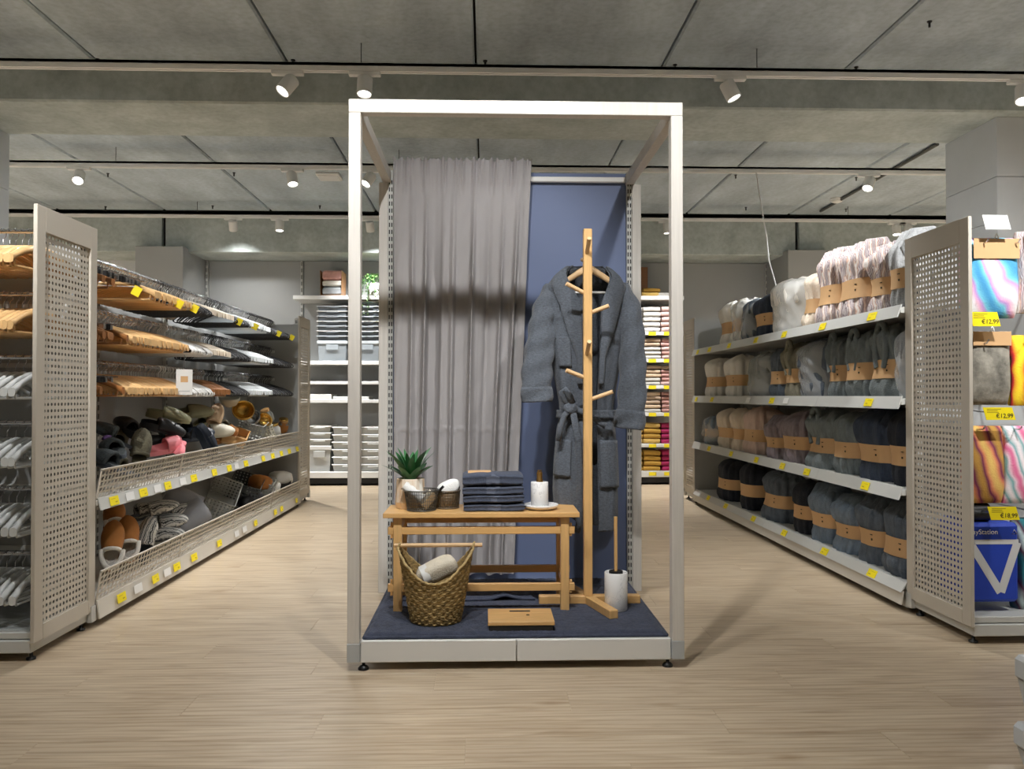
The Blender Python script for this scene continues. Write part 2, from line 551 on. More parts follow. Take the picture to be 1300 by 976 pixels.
t = thing('ceiling_box', 'small white rectangular junction box on the ceiling', 'junction box', (p.x, p.y, CEIL_Z))
MB().box(-.11, .11, -.11, .11, -.03, 0, bev=.006).build('housing', M['lamp_white'], t)
MB().box(-.095, .095, -.095, .095, -.036, -.03, bev=.002).build('cover', M['white_metal'], t)

# ================================================================== TRACK LIGHTS
TR_Z = 2.985
def track(y, x0, x1, label):
    t = thing('lighting_track', label, 'lighting track', (0, y, TR_Z))
    m = MB(); m.box(x0, x1, -.022, -.006, 0, .048); m.box(x0, x1, .006, .022, 0, .048); m.box(x0, x1, -.022, .022, .03, .048)
    m.build('rail', M['lamp_white'], t)
    MB().box(x0, x1, -.006, .006, .012, .03).build('conductor', M['h_grey'], t)
    for k in range(int((x1 - x0) / 2.4) + 1):
        x = -0.75 + 2.4 * (k - int((x1 - x0) / 4.8))
        if x0 < x < x1:
            MB().tube([(x, 0, .048), (x, 0, CEIL_Z - TR_Z)], .0025, 5).build('hanging_wire', M['black'], t)
    return t

def spotlight(x, y, target, label, power=60.0, beam=50, lit=True, group=None, blend=.9):
    t = thing('track_spotlight', label, 'spotlight', (x, y, TR_Z), 0, group)
    MB().box(-.095, .095, -.02, .02, -.024, 0, bev=.003).build('adaptor', M['lamp_white'], t)
    piv = Vector((0, 0, -.085))
    d = (Vector(target) - (Vector((x, y, TR_Z)) + piv)).normalized()
    MB().tube([(0, 0, -.022), (0, 0, -.05)], .012, 10).build('stem', M['lamp_white'], t)
    q = d.to_track_quat('Z', 'Y').to_matrix().to_4x4()
    Mx = Matrix.Translation(piv) @ q
    h = MB().lathe([(.02, -.058), (.042, -.056), (.046, -.05), (.046, .052), (.044, .056), (.040, .056), (.039, .046)], 22, M=Mx, cap=False)
    h.lathe([(.02, -.058), (.0005, -.058)], 22, M=Mx, cap=False)
    hd = h.build('head', M['lamp_white'], t)
    MB().lathe([(.0395, .047), (.0005, .047)], 22, M=Mx, cap=False).build('lens', M['lens'] if lit else M['lens_off'], hd)
    if lit:
        ld = bpy.data.lights.new('lamp', 'SPOT')
        ld.energy = power * LAMP; ld.color = LAMP_COL
        ld.spot_size = R(beam); ld.spot_blend = blend; ld.shadow_soft_size = .035
        lo = bpy.data.objects.new('lamp_light', ld); link(lo, t)
        lo.matrix_local = Matrix.Translation(piv + d * .062) @ d.to_track_quat('-Z', 'Y').to_matrix().to_4x4()
    return t

TY1 = at_z(650, 94, TR_Z).y
TY2 = at_z(650, 217, TR_Z).y
TY3 = at_z(650, 279, TR_Z).y
track(TY1, -6.5, 6.5, 'white lighting track hung in front of the deep ceiling beam')
track(TY2, -6.5, 6.5, 'white lighting track hung just behind the deep ceiling beam')
track(TY3, -6.5, 6.5, 'white lighting track hung in front of the back shelving')
def lx(px, py, Y): return at_y(px, py, Y).x
L1 = 'white spotlight on the track in front of the beam, '
spotlight(lx(365, 104, TY1), TY1, (-2.9, 3.6, .0), L1 + 'aimed at the hanger end panel', 90, 95)
spotlight(lx(463, 104, TY1), TY1, (-.75, 4.2, .0), L1 + 'over the display frame corner', 45, 90)
spotlight(lx(927, 107, TY1), TY1, (2.5, 4.6, .7), L1 + 'aimed at the robe bundles', 150, 90)
spotlight(lx(1299, 115, TY1), TY1, (2.7, 4.0, .3), L1 + 'beside the boxed column', 300, 90)
L2 = 'white spotlight on the track just behind the beam, '
spotlight(lx(100, 226, TY2), TY2, (-3.0, 5.2, .8), L2 + 'far out over the hangers', 380, 95)
spotlight(lx(371, 224, TY2), TY2, (-1.1, 6.1, .0), L2 + 'nearest the ceiling junction box', 220, 95)
spotlight(lx(468, 224, TY2), TY2, (-2.1, 6.0, .9), L2 + 'seen through the display frame', 330, 90)
spotlight(lx(1103, 227, TY2), TY2, (2.4, 6.2, .9), L2 + 'near the smoke detector', 420, 95)
L3 = 'white spotlight on the track by the back shelving, '
spotlight(lx(296, 286, TY3), TY3, (-2.9, 9.9, 1.4), L3 + 'turned away beside a lit one', 70, 100)
spotlight(lx(355, 286, TY3), TY3, (-2.2, 8.6, .0), L3 + 'pointing straight down', 400, 100)
spotlight(lx(470, 286, TY3), TY3, (-1.2, 9.9, 1.2), L3 + 'aimed at the plastic boxes', 330, 90)
spotlight(lx(847, 286, TY3), TY3, (2.1, 8.9, .2), L3 + 'beside the towel shelves', 420, 100)
spotlight(lx(1152, 286, TY3), TY3, (4.2, 8.6, .6), L3 + 'above the grey end panel', 340, 100)
# track overhead out of view, plus an unseen one added behind as fill
track(2.03, -5.5, 5.5, 'white lighting track overhead in front of the display')
track(-1.2, -5.5, 5.5, 'unseen white lighting track added overhead behind the display aisle')
LH = 'white cylinder spotlight overhead, '
spotlight(-.15, 2.03, (-.15, 4.1, 1.30), LH + 'aimed at the grey curtain', 140, 54, blend=.6)
spotlight(1.0, 2.03, (.35, 4.1, 1.15), LH + 'aimed at the bathrobe', 110, 54, blend=.6)
spotlight(-1.5, 2.03, (-2.4, 4.9, 1.2), LH + 'aimed at the wooden hangers', 380, 66)
spotlight(2.0, 2.03, (2.5, 4.8, 1.2), LH + 'aimed at the robe bundles near the end', 400, 68)
spotlight(-.38, 2.03, (-.75, 3.1, .0), LH + 'lighting the floor beside the hangers', 150, 92, blend=.9)
spotlight(.08, 2.03, (.9, 3.1, .0), LH + 'lighting the floor beside the bundles', 160, 92, blend=.9)
spotlight(-3.0, 2.03, (-3.0, 3.5, 1.0), LH + 'far out over the hanger end', 240, 62)
spotlight(3.2, 2.03, (3.1, 3.6, 1.0), LH + 'far out over the blanket end', 280, 62)
for k, (xx, tx) in enumerate(((-3, -2.6), (-1, -.9), (1.2, 1.0), (3.2, 2.7))):  # fill lamps added behind the camera to brighten the shop
    spotlight(xx, -1.2, (tx, -1.5, .0), 'unseen white fill spotlight added overhead behind the aisle', 420, 95, group='added spotlights behind the aisle')

for yy, nm in ((TY1, 'in front of the beam'), (TY2, 'just behind the beam'), (TY3, 'by the back shelving')):  # extra spotlights added at the sides to lift the overall light
    for xx in (-6.0, -4.6, 4.6, 6.0):
        spotlight(xx, yy, (xx * .98, yy - .5, 0), 'white fill spotlight added over the side aisle, track ' + nm, 420, 110, group='added side aisle spotlights ' + nm)
# thin white cable hanging from the track
pa = at_y(960, 220, TY2); pts = []
for k, (px, py) in enumerate(((960, 218), (963, 240), (968, 270), (973, 300), (976, 330), (985, 362), (986, 400))):
    pts.append(at_y(px, py, TY2 - .05 * k))
o = MB().tube(pts, .006, 6).build('hanging_cable', M['white_plastic'])
tag(o, 'thin white cable hanging down from the ceiling track', 'cable')

# ================================================================== SHARED SHOP FITTINGS
def perforated(y0, y1, z0, z1, pitch_y, pitch_z, hy, hz, n=8, shear=0.0):
    """sheet in the YZ plane (x = 0) with real holes"""
    m = MB()
    ny = max(1, round((y1 - y0) / pitch_y)); nz = max(1, round((z1 - z0) / pitch_z))
    py = (y1 - y0) / ny; pz = (z1 - z0) / nz
    vs = []; fs = []
    for i in range(ny):
        for j in range(nz):
            cy = y0 + (i + .5) * py; cz = z0 + (j + .5) * pz
            b = len(vs)
            for k in range(n):
                t = 2 * PI * (k + .5) / n
                c, s = math.cos(t), math.sin(t)
                q = max(abs(c), abs(s))
                vs.append((0, cy + c / q * py / 2, cz + s / q * pz / 2))
            if n == 8:
                pass
            for k in range(n):
                t = 2 * PI * (k + .5) / n
                vs.append((0, cy + math.cos(t) * hy / 2 + shear * math.sin(t) * hz / 2, cz + math.sin(t) * hz / 2))
            for k in range(n):
                k2 = (k + 1) % n
                fs.append((b + k, b + k2, b + n + k2, b + n + k))
            # square corners
            if n == 8:
                for sy, sz, k in ((1, 1, 0), (-1, 1, 2), (-1, -1, 4), (1, -1, 6)):
                    vs.append((0, cy + sy * py / 2, cz + sz * pz / 2))
                    fs.append((b + k, len(vs) - 1, b + (k + 1) % n))
    m.add(vs, fs)
    return m

def sheet_frame(m, y0, y1, z0, z1, iy0, iy1, iz0, iz1, t):
    m.box(-t / 2, t / 2, y0, iy0, z0, z1, bev=.002)
    m.box(-t / 2, t / 2, iy1, y1, z0, z1, bev=.002)
    m.box(-t / 2, t / 2, iy0, iy1, z0, iz0)
    m.box(-t / 2, t / 2, iy0, iy1, iz1, z1)

def slotted_upright(name, x, y, z0, z1, parent, w=.03, d=.03, face='-y', mt=None, pitch=.05):
    """steel upright with a double row of slots on its front face"""
    u = MB().box(x - w / 2, x + w / 2, y - d / 2, y + d / 2, z0, z1, bev=.002).build(name, mt or M['shelf_grey'], parent)
    s = MB(); z = z0 + .04
    while z < z1 - .04:
        for k in (-.006, .006):
            if face == '-y':
                s.box(x + k - .0028, x + k + .0028, y - d / 2 - .0008, y - d / 2 + .001, z, z + pitch * .6)
            elif face == '+x':
                s.box(x + w / 2 - .001, x + w / 2 + .0008, y + k - .0028, y + k + .0028, z, z + pitch * .6)
            else:
                s.box(x - w / 2 - .0008, x - w / 2 + .001, y + k - .0028, y + k + .0028, z, z + pitch * .6)
        z += pitch
    s.build('slots', M['slot_dark'], u)['kind'] = 'stuff'
    return u

tag_me = MB().box(-.0008, .0008, -.044, .044, -.021, .021).mesh('price_tag', M['tag'])
tag_pr = MB()
tag_pr.box(-.0012, .0012, -.028, .012, .009, .011).box(-.0012, .0012, .006, .028, -.010, -.004)
tag_print_me = tag_pr.mesh('tag_print', M['tagfaint'])
tag_w_me = MB().box(-.0007, .0007, -.045, .045, -.02, .02).mesh('label_card', M['tag_white'])

def price_tags(parent, sgn, x, z, ys, tilt=.25, white=()):
    for y in ys:
        o = obj_from('price_tag', tag_me, parent, (x, y, z)); o.rotation_euler = (0, tilt * sgn, random.uniform(-.04, .04))
        obj_from('tag_print', tag_print_me, o)
    for y in white:
        o = obj_from('label_card', tag_w_me, parent, (x, y, z)); o.rotation_euler = (0, tilt * sgn, 0)

# ================================================================== LEFT GONDOLA (hangers and slippers)
LX, LXB, LY0, LY1 = -1.745, -2.26, 3.74, 7.72
G = thing('shelf_unit', 'long beige shelf unit with hanger rails over two perforated bins', 'shelf unit', (0, 0, 0))
BAY = (LY1 - LY0) / 4
def lip(parent, sgn, x, y0, y1, zb, zt, lean=.012, mt=None, name='price_rail'):
    """tilted price rail along a shelf front; sgn +1 faces +x"""
    x2 = x + sgn * lean
    m = MB().prism([(x - sgn * .006, zt), (x, zt), (x2, zb), (x2 - sgn * .006, zb)], 'y', y0 + .001, y1 - .001)
    return m.build(name, mt or M['shelf_grey'], parent)

for k in range(4):
    ya, yb = LY0 + BAY * k, LY0 + BAY * (k + 1)
    MB().box(LXB, LXB + .012, ya + .001, yb - .001, .1, 1.70).build('back_panel', M['panel'], G)
    MB().box(LXB + .02, LX - .02, ya + .0015, yb - .0015, .10, .125, bev=.002).build('base_shelf', M['shelf'], G)
    MB().box(LXB + .02, LX - .035, ya, yb, .02, .10).build('plinth', M['shelf_grey'], G)
    lip(G, 1, LX - .012, ya, yb, .035, .115, mt=M['shelf'], name='base_front')
    MB().box(LXB + .02, LX - .015, ya + .0015, yb - .0015, .545, .57, bev=.002).build('shelf', M['shelf'], G)
    lip(G, 1, LX - .008, ya, yb, .525, .58)
    # perforated bin fronts leaning out, real holes
    for zb, zt in ((.578, .705), (.118, .245)):
        m = perforated(ya + .01, yb - .01, 0, .128, .036, .0256, .031, .024, n=4, shear=.5)
        m.box(-.003, .003, ya + .002, ya + .010, -.004, .132); m.box(-.003, .003, yb - .010, yb - .002, -.004, .132)
        m.box(-.004, .004, ya + .002, yb - .002, .128, .135); m.box(-.003, .003, ya + .002, yb - .002, -.005, 0)
        f = m.build('bin_front', M['perf'], G, (LX - .02, 0, zb)); f.rotation_euler = (0, .17, 0)
for k in range(5):
    slotted_upright('upright', LXB + .02, LY0 + BAY * k, .02, 1.78, G, face='+x')
RAIL_X = -2.00
RAILS = (1.735, 1.475, 1.215)
for z in RAILS:
    MB().tube([(RAIL_X, LY0, z), (RAIL_X, LY1 - .02, z)], .0095, 8).build('hanger_rail', M['chrome'], G)
    for k in range(5):
        y = min(max(LY0 + BAY * k, LY0 + .02), LY1 - .03)
        MB().box(LXB + .02, RAIL_X + .012, y - .004, y + .004, z - .03, z - .008).build('rail_bracket', M['shelf_grey'], G)
    # clear strip with price holders in front of the rail
    MB().box(LXB + .035, LXB + .04, LY0 + .02, LY1 - .05, z - .055, z - .02).build('scan_rail', M['shelf_grey'], G)
price_tags(G, -1, LX + .002, .552, [at_x(px, 600, LX).y for px in (145, 182, 213, 246, 272, 291, 312, 334, 346, 357, 367, 377)], .22,
           [at_x(px, 600, LX).y for px in (165, 200, 232, 300)])
price_tags(G, -1, LX + .004, .08, [at_x(px, 700, LX).y for px in (154, 197, 224, 246, 278, 324, 349, 357, 376)], .16,
           [at_x(px, 700, LX).y for px in (175, 212, 300, 310)])
# tall end panel of the far end unit
def end_panel(parent, x, y0, y1, z0, z1, name='end_panel'):
    iy0, iy1, iz0, iz1 = y0 + .065, y1 - .06, z0 + .06, z1 - .10
    m = perforated(iy0, iy1, iz0, iz1, .0262, .0262, .0136, .0136, n=8)
    sheet_frame(m, y0, y1, z0, z1, iy0, iy1, iz0, iz1, .016)
    return m.build(name, M['perf'], parent, (x, 0, 0))

def end_unit(name, label, sgn, xs, y0, y1, w, front, shelves=True):
    """gondola end unit; sgn +1: its perforated side panel is at xs and the unit runs to -x"""
    t = thing(name, label, 'shelf unit', (0, 0, 0))
    end_panel(t, xs, y0, y1, .075, 1.80)
    xo = xs - sgn * w
    xa, xb = (xo, xs - .01) if sgn > 0 else (xs + .01, xo)
    yf = y0 + .012 if front else y1 - .012
    MB().box(xa, xb, y0 + .01, y1 - .005, .035, .085, bev=.003).build('base', M['shelf_grey'], t)
    MB().box(xa, xb, y0 + .02, y1 - .005, .088, .115, bev=.003).build('base_shelf', M['shelf_grey'], t)
    yb = y1 - .02 if front else y0 + .02
    MB().box(xa, xb, yb - .006, yb + .006, .115, 1.72).build('back_panel', M['panel'], t)
    for x in (xs - sgn * .03, xo + sgn * .03):
        slotted_upright('upright', x, yb - .02 if front else yb + .02, .09, 1.78, t, face='-y')
        for y in (y0 + .05, y1 - .05):
            MB().lathe([(.018, 0), (.018, .008), (.007, .012), (.007, .036)], 10, M=Matrix.Translation((x, y, 0))).build('foot', M['black'], t)
    y = y1 - .02
    MB().box(xs - .008, xs + .012, y - .02, y + .02, .03, .10).build('foot_bracket', M['shelf_grey'], t)
    return t

EL = end_unit('end_unit', 'end unit of hangers behind a tall perforated side panel', 1, -1.772, 3.24, 3.735, 1.25, True)
EL2 = end_unit('end_unit', 'end unit at the far end of the hanger shelves', 1, -1.772, 7.735, 8.2, 1.0, False)

# ================================================================== RIGHT GONDOLA (robe bundles)
RX, RXB, RY0, RY1 = 2.0, 2.5, 3.865, 7.80
GR = thing('shelf_unit', 'long light grey shelf unit stacked with banded robe bundles', 'shelf unit', (0, 0, 0))
RBAY = (RY1 - RY0) / 4
RZ = (1.475, 1.03, .59, .135)
for k in range(4):
    ya, yb = RY0 + RBAY * k, RY0 + RBAY * (k + 1)
    MB().box(RXB - .012, RXB, ya + .001, yb - .001, .1, 1.72).build('back_panel', M['panel'], GR)
    MB().box(RX + .035, RXB - .02, ya, yb, .02, .10).build('plinth', M['shelf_grey'], GR)
    for i, z in enumerate(RZ):
        MB().box(RX + (.032 if i == 3 else .008), RXB - .02, ya + .0015, yb - .0015, z - .03, z, bev=.002).build('base_shelf' if i == 3 else 'shelf', M['shelf_grey'], GR)
        if i == 3:
            lip(GR, -1, RX + .012, ya, yb, .035, .10, mt=M['shelf'], name='base_front')
            lip(GR, -1, RX + .03, ya, yb, .095, .142, lean=.03)
        else:
            lip(GR, -1, RX + .012, ya, yb, z - .05, z + .012, lean=.022)
for k in range(5):
    slotted_upright('upright', RXB - .02, RY0 + RBAY * k, .02, 1.74, GR, face='-x')
MB().box(RX + .02, RXB, RY1 + .002, RY1 + .014, .1, 1.79).build('side_panel', M['panel'], GR)
for i, (pxs, wh) in enumerate((((886, 901, 926, 960, 996, 1045, 1108), ()), ((884, 904, 980, 1103), (950, 998)), ((900, 928, 960, 993, 1024, 1098), ()), ((899, 921, 956, 995, 1046, 1106), ()))):
    xx = RX - .003 if i < 3 else RX + .012
    zz = RZ[i] - .02 if i < 3 else .118
    price_tags(GR, 1, xx, zz, [at_x(px, 600, xx).y for px in pxs], .34 if i < 3 else .5, [at_x(px, 600, xx).y for px in wh])
ER = end_unit('end_unit', 'end unit of blankets and bags behind a tall perforated side panel', -1, 2.035, 3.34, 3.86, 1.25, True)
ER2 = end_unit('end_unit', 'end unit at the far end of the robe bundle shelves', -1, 2.03, 7.83, 8.25, 1.0, False)

# ================================================================== DISPLAY STAND
DX0, DX1, DF, DB, DTOP = -.525, .760, 3.10, 4.15, 2.178
DECK = .108
D = thing('display_stand', 'display stand with pale wood frame, white base and blue back panel', 'display stand', (0, 0, 0))
PW = .046
for x in (DX0, DX1 - PW):
    MB().box(x, x + PW, DF, DF + PW, .105, DTOP - .052, bev=.002).build('front_post', M['frame'], D)
    MB().box(x - .001, x + PW + .001, DF - .001, DF + PW + .001, .035, .105, bev=.002).build('post_shoe', M['h_grey'], D)
    MB().box(x + .002, x + PW - .002, DF + PW, DB, DTOP - .052, DTOP, bev=.002).build('side_beam', M['frame'], D)
    xr = -.543 if x < 0 else .747
    MB().box(xr, xr + PW, DB - .03, DB + .06, .05, DTOP - .052, bev=.002).build('rear_post', M['frame'], D)
MB().box(DX0, DX1, DF, DF + PW, DTOP - .052, DTOP, bev=.002).build('front_beam', M['frame'], D)
MB().box(DX0 + PW, DX1 - PW, DF + .03, DB + .02, .085, DECK, bev=.002).build('deck', M['white_metal'], D)
xm = (DX0 + DX1) / 2
MB().box(DX0 + PW + .002, xm - .0015, DF + .012, DF + .03, .03, .112, bev=.003).build('kick_panel', M['white_metal'], D)
MB().box(xm + .0015, DX1 - PW - .002, DF + .012, DF + .03, .03, .112, bev=.003).build('kick_panel', M['white_metal'], D)
for x in (DX0 + PW + .012, DX1 - PW - .012):
    for y in (DF + .03, DB - .06):
        MB().lathe([(.021, 0), (.021, .006), (.014, .014), (.0065, .017), (.0065, .085)], 14, M=Matrix.Translation((x, y, 0))).build('foot', M['black'], D)
for x in (-.484, .733):
    slotted_upright('upright', x, DB - .012, .06, 2.19, D, w=.026, d=.03, pitch=.036)
MB().box(-.471, .720, DB - .004, DB + .012, .06, 2.185).build('back_panel', M['blue'], D)
MB().box(-.486, .728, DB + .02, DB + .04, .04, 2.185).build('rear_sheet', M['shelf_grey'], D)
MB().box(-.468, .716, DB - .035, DB - .01, 2.135, 2.162, bev=.004).build('curtain_rail', M['white_metal'], D)
MB().box(-.471, .720, DB - .012, DB - .004, 2.165, 2.185).build('top_trim', M['blue'], D)

# ---- curtain
cY = DB - .055
cxl, cxr_t, cxr_b = at_y(500, 300, cY).x, at_y(675, 220, cY).x, at_y(652, 620, cY).x
cz_t, cz_b = at_y(590, 203, cY).z, .15
def curtain_fn(u, v):
    z = cz_t + (cz_b - cz_t) * v
    vv = max(0., min(1., (v - .03) / .3))
    k = u * 2 * PI
    low = 0
    for c_, w_, a_ in ((.13, .016, 1.1), (.235, .012, 1.3), (.30, .02, -.8), (.385, .03, .9), (.455, .012, 1.2), (.60, .012, 1.6), (.705, .02, -.9), (.80, .016, 1.0), (.905, .014, 1.2)):
        q_ = (u - c_ - .012 * math.sin(2.2 * v + 9 * c_)) / (w_ * (1 + .9 * v))
        low += a_ * math.exp(-q_ * q_) * (1 + .25 * math.sin(5 * v + 20 * c_))
    low = low * 1.15 - .35 + .35 * math.sin(2.0 * k + .5) + .16 * math.sin(5 * k + 2 * v)
    sharp = math.copysign(abs(low) ** .75, low)
    hi = math.sin(23 * k) * .5 + math.sin(31 * k + 1) * .4 + math.sin(17 * k + 2.) * .4
    amp = .010 + .020 * vv
    y = cY - .016 - amp * sharp * (0.25 + .75 * vv)
    head = max(0, 1 - abs(v - .030) / .03)
    y += -.011 * hi * max(0, 1 - v / .09) ** .8 - .012 * math.sqrt(max(0, head))
    if v < .016: z += .008 * hi
    # packaging creases
    for vc in (.655, .33):
        y -= .006 * math.exp(-((v - vc - .004 * math.sin(9 * k)) / .0035) ** 2) * (1 if vc > .5 else .4)
    y += .0022 * math.sin(60 * v + 7 * k) * math.sin(3 * k + 9 * v)
    xr = cxr_t + (cxr_b - cxr_t) * v ** .9
    x = cxl + (xr - cxl) * u + .004 * math.sin(9 * k + 3 * v) * vv
    return (x, min(y, cY + .02), z)
CU = thing('curtain', 'grey gathered curtain hanging over the blue panel', 'curtain', (0, 0, 0))
MB().grid(curtain_fn, 260, 170).build('cloth', M['curtain'], CU)
MB().grid(lambda u, v: (cxr_t + (cxr_b - cxr_t) * v ** .9 - .03 + .03 * u, curtain_fn(.985, v)[1] - .005 - .004 * math.sin(PI * u), cz_t + (cz_b - cz_t) * (v * .985 + .005)), 6, 90).build('side_hem', M['curtain'], CU)

# ---- rug
RUG = DECK + .026
rx0, rx1, ry0, ry1 = -.468, .703, DF + .045, DB - .07
def rug_fn(u, v):
    x = rx0 + (rx1 - rx0) * u; y = ry0 + (ry1 - ry0) * v
    e = min(u * (rx1 - rx0), (1 - u) * (rx1 - rx0), v * (ry1 - ry0), (1 - v) * (ry1 - ry0))
    z = DECK + .002 + .021 * min(1, (e / .018)) ** .5 + random.uniform(-.0022, .0022)
    return (x + random.uniform(-.0015, .0015), y + random.uniform(-.0015, .0015), z)
RG = thing('bath_mat', 'dark navy plush bath mat covering the display base', 'bath mat', (0, 0, 0))
MB().grid(rug_fn, 190, 160).build('pile', M['rug'], RG)
m = MB()
for a, b in (((rx0, ry0), (rx1, ry0)), ((rx1, ry0), (rx1, ry1)), ((rx1, ry1), (rx0, ry1)), ((rx0, ry1), (rx0, ry0))):
    m.tube([(a[0], a[1], DECK + .007), (b[0], b[1], DECK + .007)], .007, 8)
m.build('bound_edge', M['rug'], RG)
# second mat folded behind, its edge rising in a small ruck
ry2 = 3.63
def rug2(u, v):
    x = -.40 + .62 * u; y = ry2 + .02 * math.sin(9 * u) * .3 + .36 * v
    ruck = .018 * math.exp(-((u - .78) / .07) ** 2) * (1 - v)
    z = RUG - .004 + .020 * min(1, min(u, 1 - u, v * .6, (1 - v) * .6) / .03) ** .5 + ruck + random.uniform(-.0015, .0015)
    return (x, y, z)
RG2 = thing('bath_mat', 'smaller navy bath mat lying rucked under the bench', 'bath mat', (0, 0, 0))
MB().grid(rug2, 90, 50).build('pile', M['rug'], RG2)
MB().tube([(-.40 + .62 * k / 30, ry2 + .006 * math.sin(9 * k / 30), RUG + .003 + .016 * math.exp(-((k / 30 - .78) / .07) ** 2)) for k in range(31)], .007, 6).build('bound_edge', M['rug'], RG2)

# ---- bench
BT = .548
yF, yB = 3.44, 3.72
p0, p1 = at_y(486, 650, yF), at_y(736, 650, yF)
BN = thing('bamboo_bench', 'bamboo bench with pegged stretchers on the navy mat', 'bench', (0, 0, 0))
for k in range(3):
    d = (yB - yF) / 3
    MB().box(p0.x, p1.x, yF + d * k + .0003, yF + d * (k + 1) - .0003, BT - .020, BT, bev=.0015).build('top_slat', M['bamboo'], BN)
lxs = (at_y(505, 700, yF + .03).x, at_y(717, 700, yF + .03).x)
for x in lxs:
    for y in (yF + .02, yB - .055):
        MB().box(x - .0185, x + .0185, y, y + .034, RUG - .006, BT - .02, bev=.003).build('leg', M['bamboo_v'], BN)
    MB().box(x - .012, x + .012, yF + .05, yB - .05, BT - .075, BT - .022, bev=.002).build('side_rail', M['bamboo'], BN)
    MB().box(x - .012, x + .012, yF + .05, yB - .05, .235, .262, bev=.002).build('side_rail', M['bamboo'], BN)
for y, zz in ((yF + .026, (.470, .228)), (yB - .047, (.487, .262))):
    for z in zz:
        s = MB().box(lxs[0] - .042, lxs[1] + .042, y, y + .022, z - .016, z + .016, bev=.002).build('stretcher', M['bamboo'], BN)
        for x, sg in ((lxs[0], -1), (lxs[1], 1)):
            MB().box(x + sg * .021, x + sg * .031, y + .004, y + .016, z - .026, z + .03, bev=.002).build('wedge_peg', M['bamboo_v'], s)

# ---- potted succulent
pp = at_y(521, 640, 3.62)
PT = thing('potted_succulent', 'green spiky succulent in a wood-and-white tapered pot', 'potted plant', (pp.x, 3.625, BT))
pot_m = mat('two_tone_pot', (240, 236, 226), .5, col2=(214, 176, 132), vscale=9, stretch=(3, 3, .6), var=.1)
MB().lathe([(.058, 0), (.066, .006), (.067, .03), (.062, .128), (.058, .130), (.054, .118)], 12, smooth=False).build('pot', pot_m, PT)
MB().lathe([(.067, 0.001), (.0675, .022), (.066, .034), (.0645, .034)], 12, smooth=False, cap=False).build('wood_foot', M['dowel'], PT)
MB().lathe([(.055, .112), (.03, .118), (.001, .119)], 12, cap=False).build('soil', mat('soil', (50, 40, 32), .95, bump=1, bscale=150), PT)
leafm = mat('succulent_green', (52, 108, 62), .42, var=.25, vscale=12, rand=.15)
for k in range(24):
    ring = k // 8
    a = k * 2.399 + .3
    L_ = (.145, .16, .125)[ring] * random.uniform(.9, 1.12); tilt = (.14, .42, .78)[ring] + random.uniform(-.08, .08)
    w = .024 if ring else .019
    def leaf(u, v, a=a, L_=L_, tilt=tilt, w=w):
        s = v * L_
        bend = tilt + .25 * v
        r = s * math.sin(bend) + .008; z = s * math.cos(bend * .9)
        ww = w * (1 - v) ** .7 * (.75 + v * .9) if v < 1 else 0
        q = (u - .5) * 2
        cup = .006 * q * q * (1 - v)
        rr = r - cup * math.cos(bend); zz = z + cup * math.sin(bend)
        return (rr * math.cos(a) - q * ww * math.sin(a), rr * math.sin(a) + q * ww * math.cos(a), .115 + zz)
    m = MB().grid(leaf, 5, 9)
    m.grid(lambda u, v: tuple(Vector(leaf(u, v)) - Vector((0, 0, .0045 * (1 - v)))), 5, 9)
    m.build('leaf', leafm, PT)

# ---- wire baskets with contents
wire = mat('grey_wire', (92, 92, 90), .4, metal=.7)
liner = mat('grey_mesh_cloth', (120, 112, 98), .9, alpha=.55, bump=.4, bscale=160)
def round_basket(cx, cy, r0, r1, h, label, nw, mt, mesh_mat, name):
    t = thing(name, label, 'basket', (cx, cy, BT))
    m = MB()
    for k in range(nw):
        a = 2 * PI * k / nw
        m.tube([(r0 * math.cos(a), r0 * math.sin(a), .003), (r1 * math.cos(a), r1 * math.sin(a), h)], .0012, 4)
    for j in range(1, 6):
        r = r0 + (r1 - r0) * j / 6
        m.tube([(r * math.cos(2 * PI * k / 30), r * math.sin(2 * PI * k / 30), h * j / 6) for k in range(30)], .001, 4, closed=True)
    m.build('wire_side', mt, t)
    for z, r in ((.004, r0), (h, r1)):
        MB().tube([(r * math.cos(2 * PI * k / 30), r * math.sin(2 * PI * k / 30), z) for k in range(30)], .0032, 6, closed=True).build('wire_ring', mt, t)
    MB().lathe([(.001, .004), (r0 - .003, .004), (r1 - .004, h - .004)], 30, cap=False).build('liner', mesh_mat, t)
    return t
pp = at_y(535, 640, 3.53)
round_basket(pp.x, 3.535, .061, .074, .088, 'round grey wire basket holding a brush, on the bench', 46, wire, liner, 'wire_basket')
br = thing('bath_brush', 'pale bristled brush with a dark handle standing in the wire basket', 'brush', (pp.x + .01, 3.54, BT + .012))
Mr = Matrix.Rotation(.75, 4, 'Y')
MB().box(-.016, .016, -.012, .012, 0, .075, M=Mr, bev=.004).build('back', M['dowel'], br)
m = MB()
for i in range(14):
    for j in range(3):
        m.box(-.034, -.016, -.009 + j * .007, -.005 + j * .007, .004 + i * .005, .0075 + i * .005, M=Mr)
bs = m.build('bristles', mat('cream_bristle', (226, 218, 198), .9), br); bs['kind'] = 'stuff'
MB().tube([(0, 0, .07), (0, 0, .125)], .006, 8, M=Mr).build('handle', M['black'], br)
o = MB().grid(lambda u, v: ((v - .5) * .10, math.cos(u * 2 * PI) * .021, math.sin(u * 2 * PI) * .021 + .003 * math.sin(20 * v)), 16, 10, M=Matrix.Translation((pp.x - .036, 3.535, BT + .078)) @ Matrix.Rotation(-.62, 4, 'Y').inverted(), wrap=True).build('rolled_cloth', mat('white_terry', (232, 232, 230), .95, bump=.8, bscale=200))
tag(o, 'small rolled white cloth leaning in the grey wire basket', 'cloth')
pp = at_y(568, 640, 3.6)
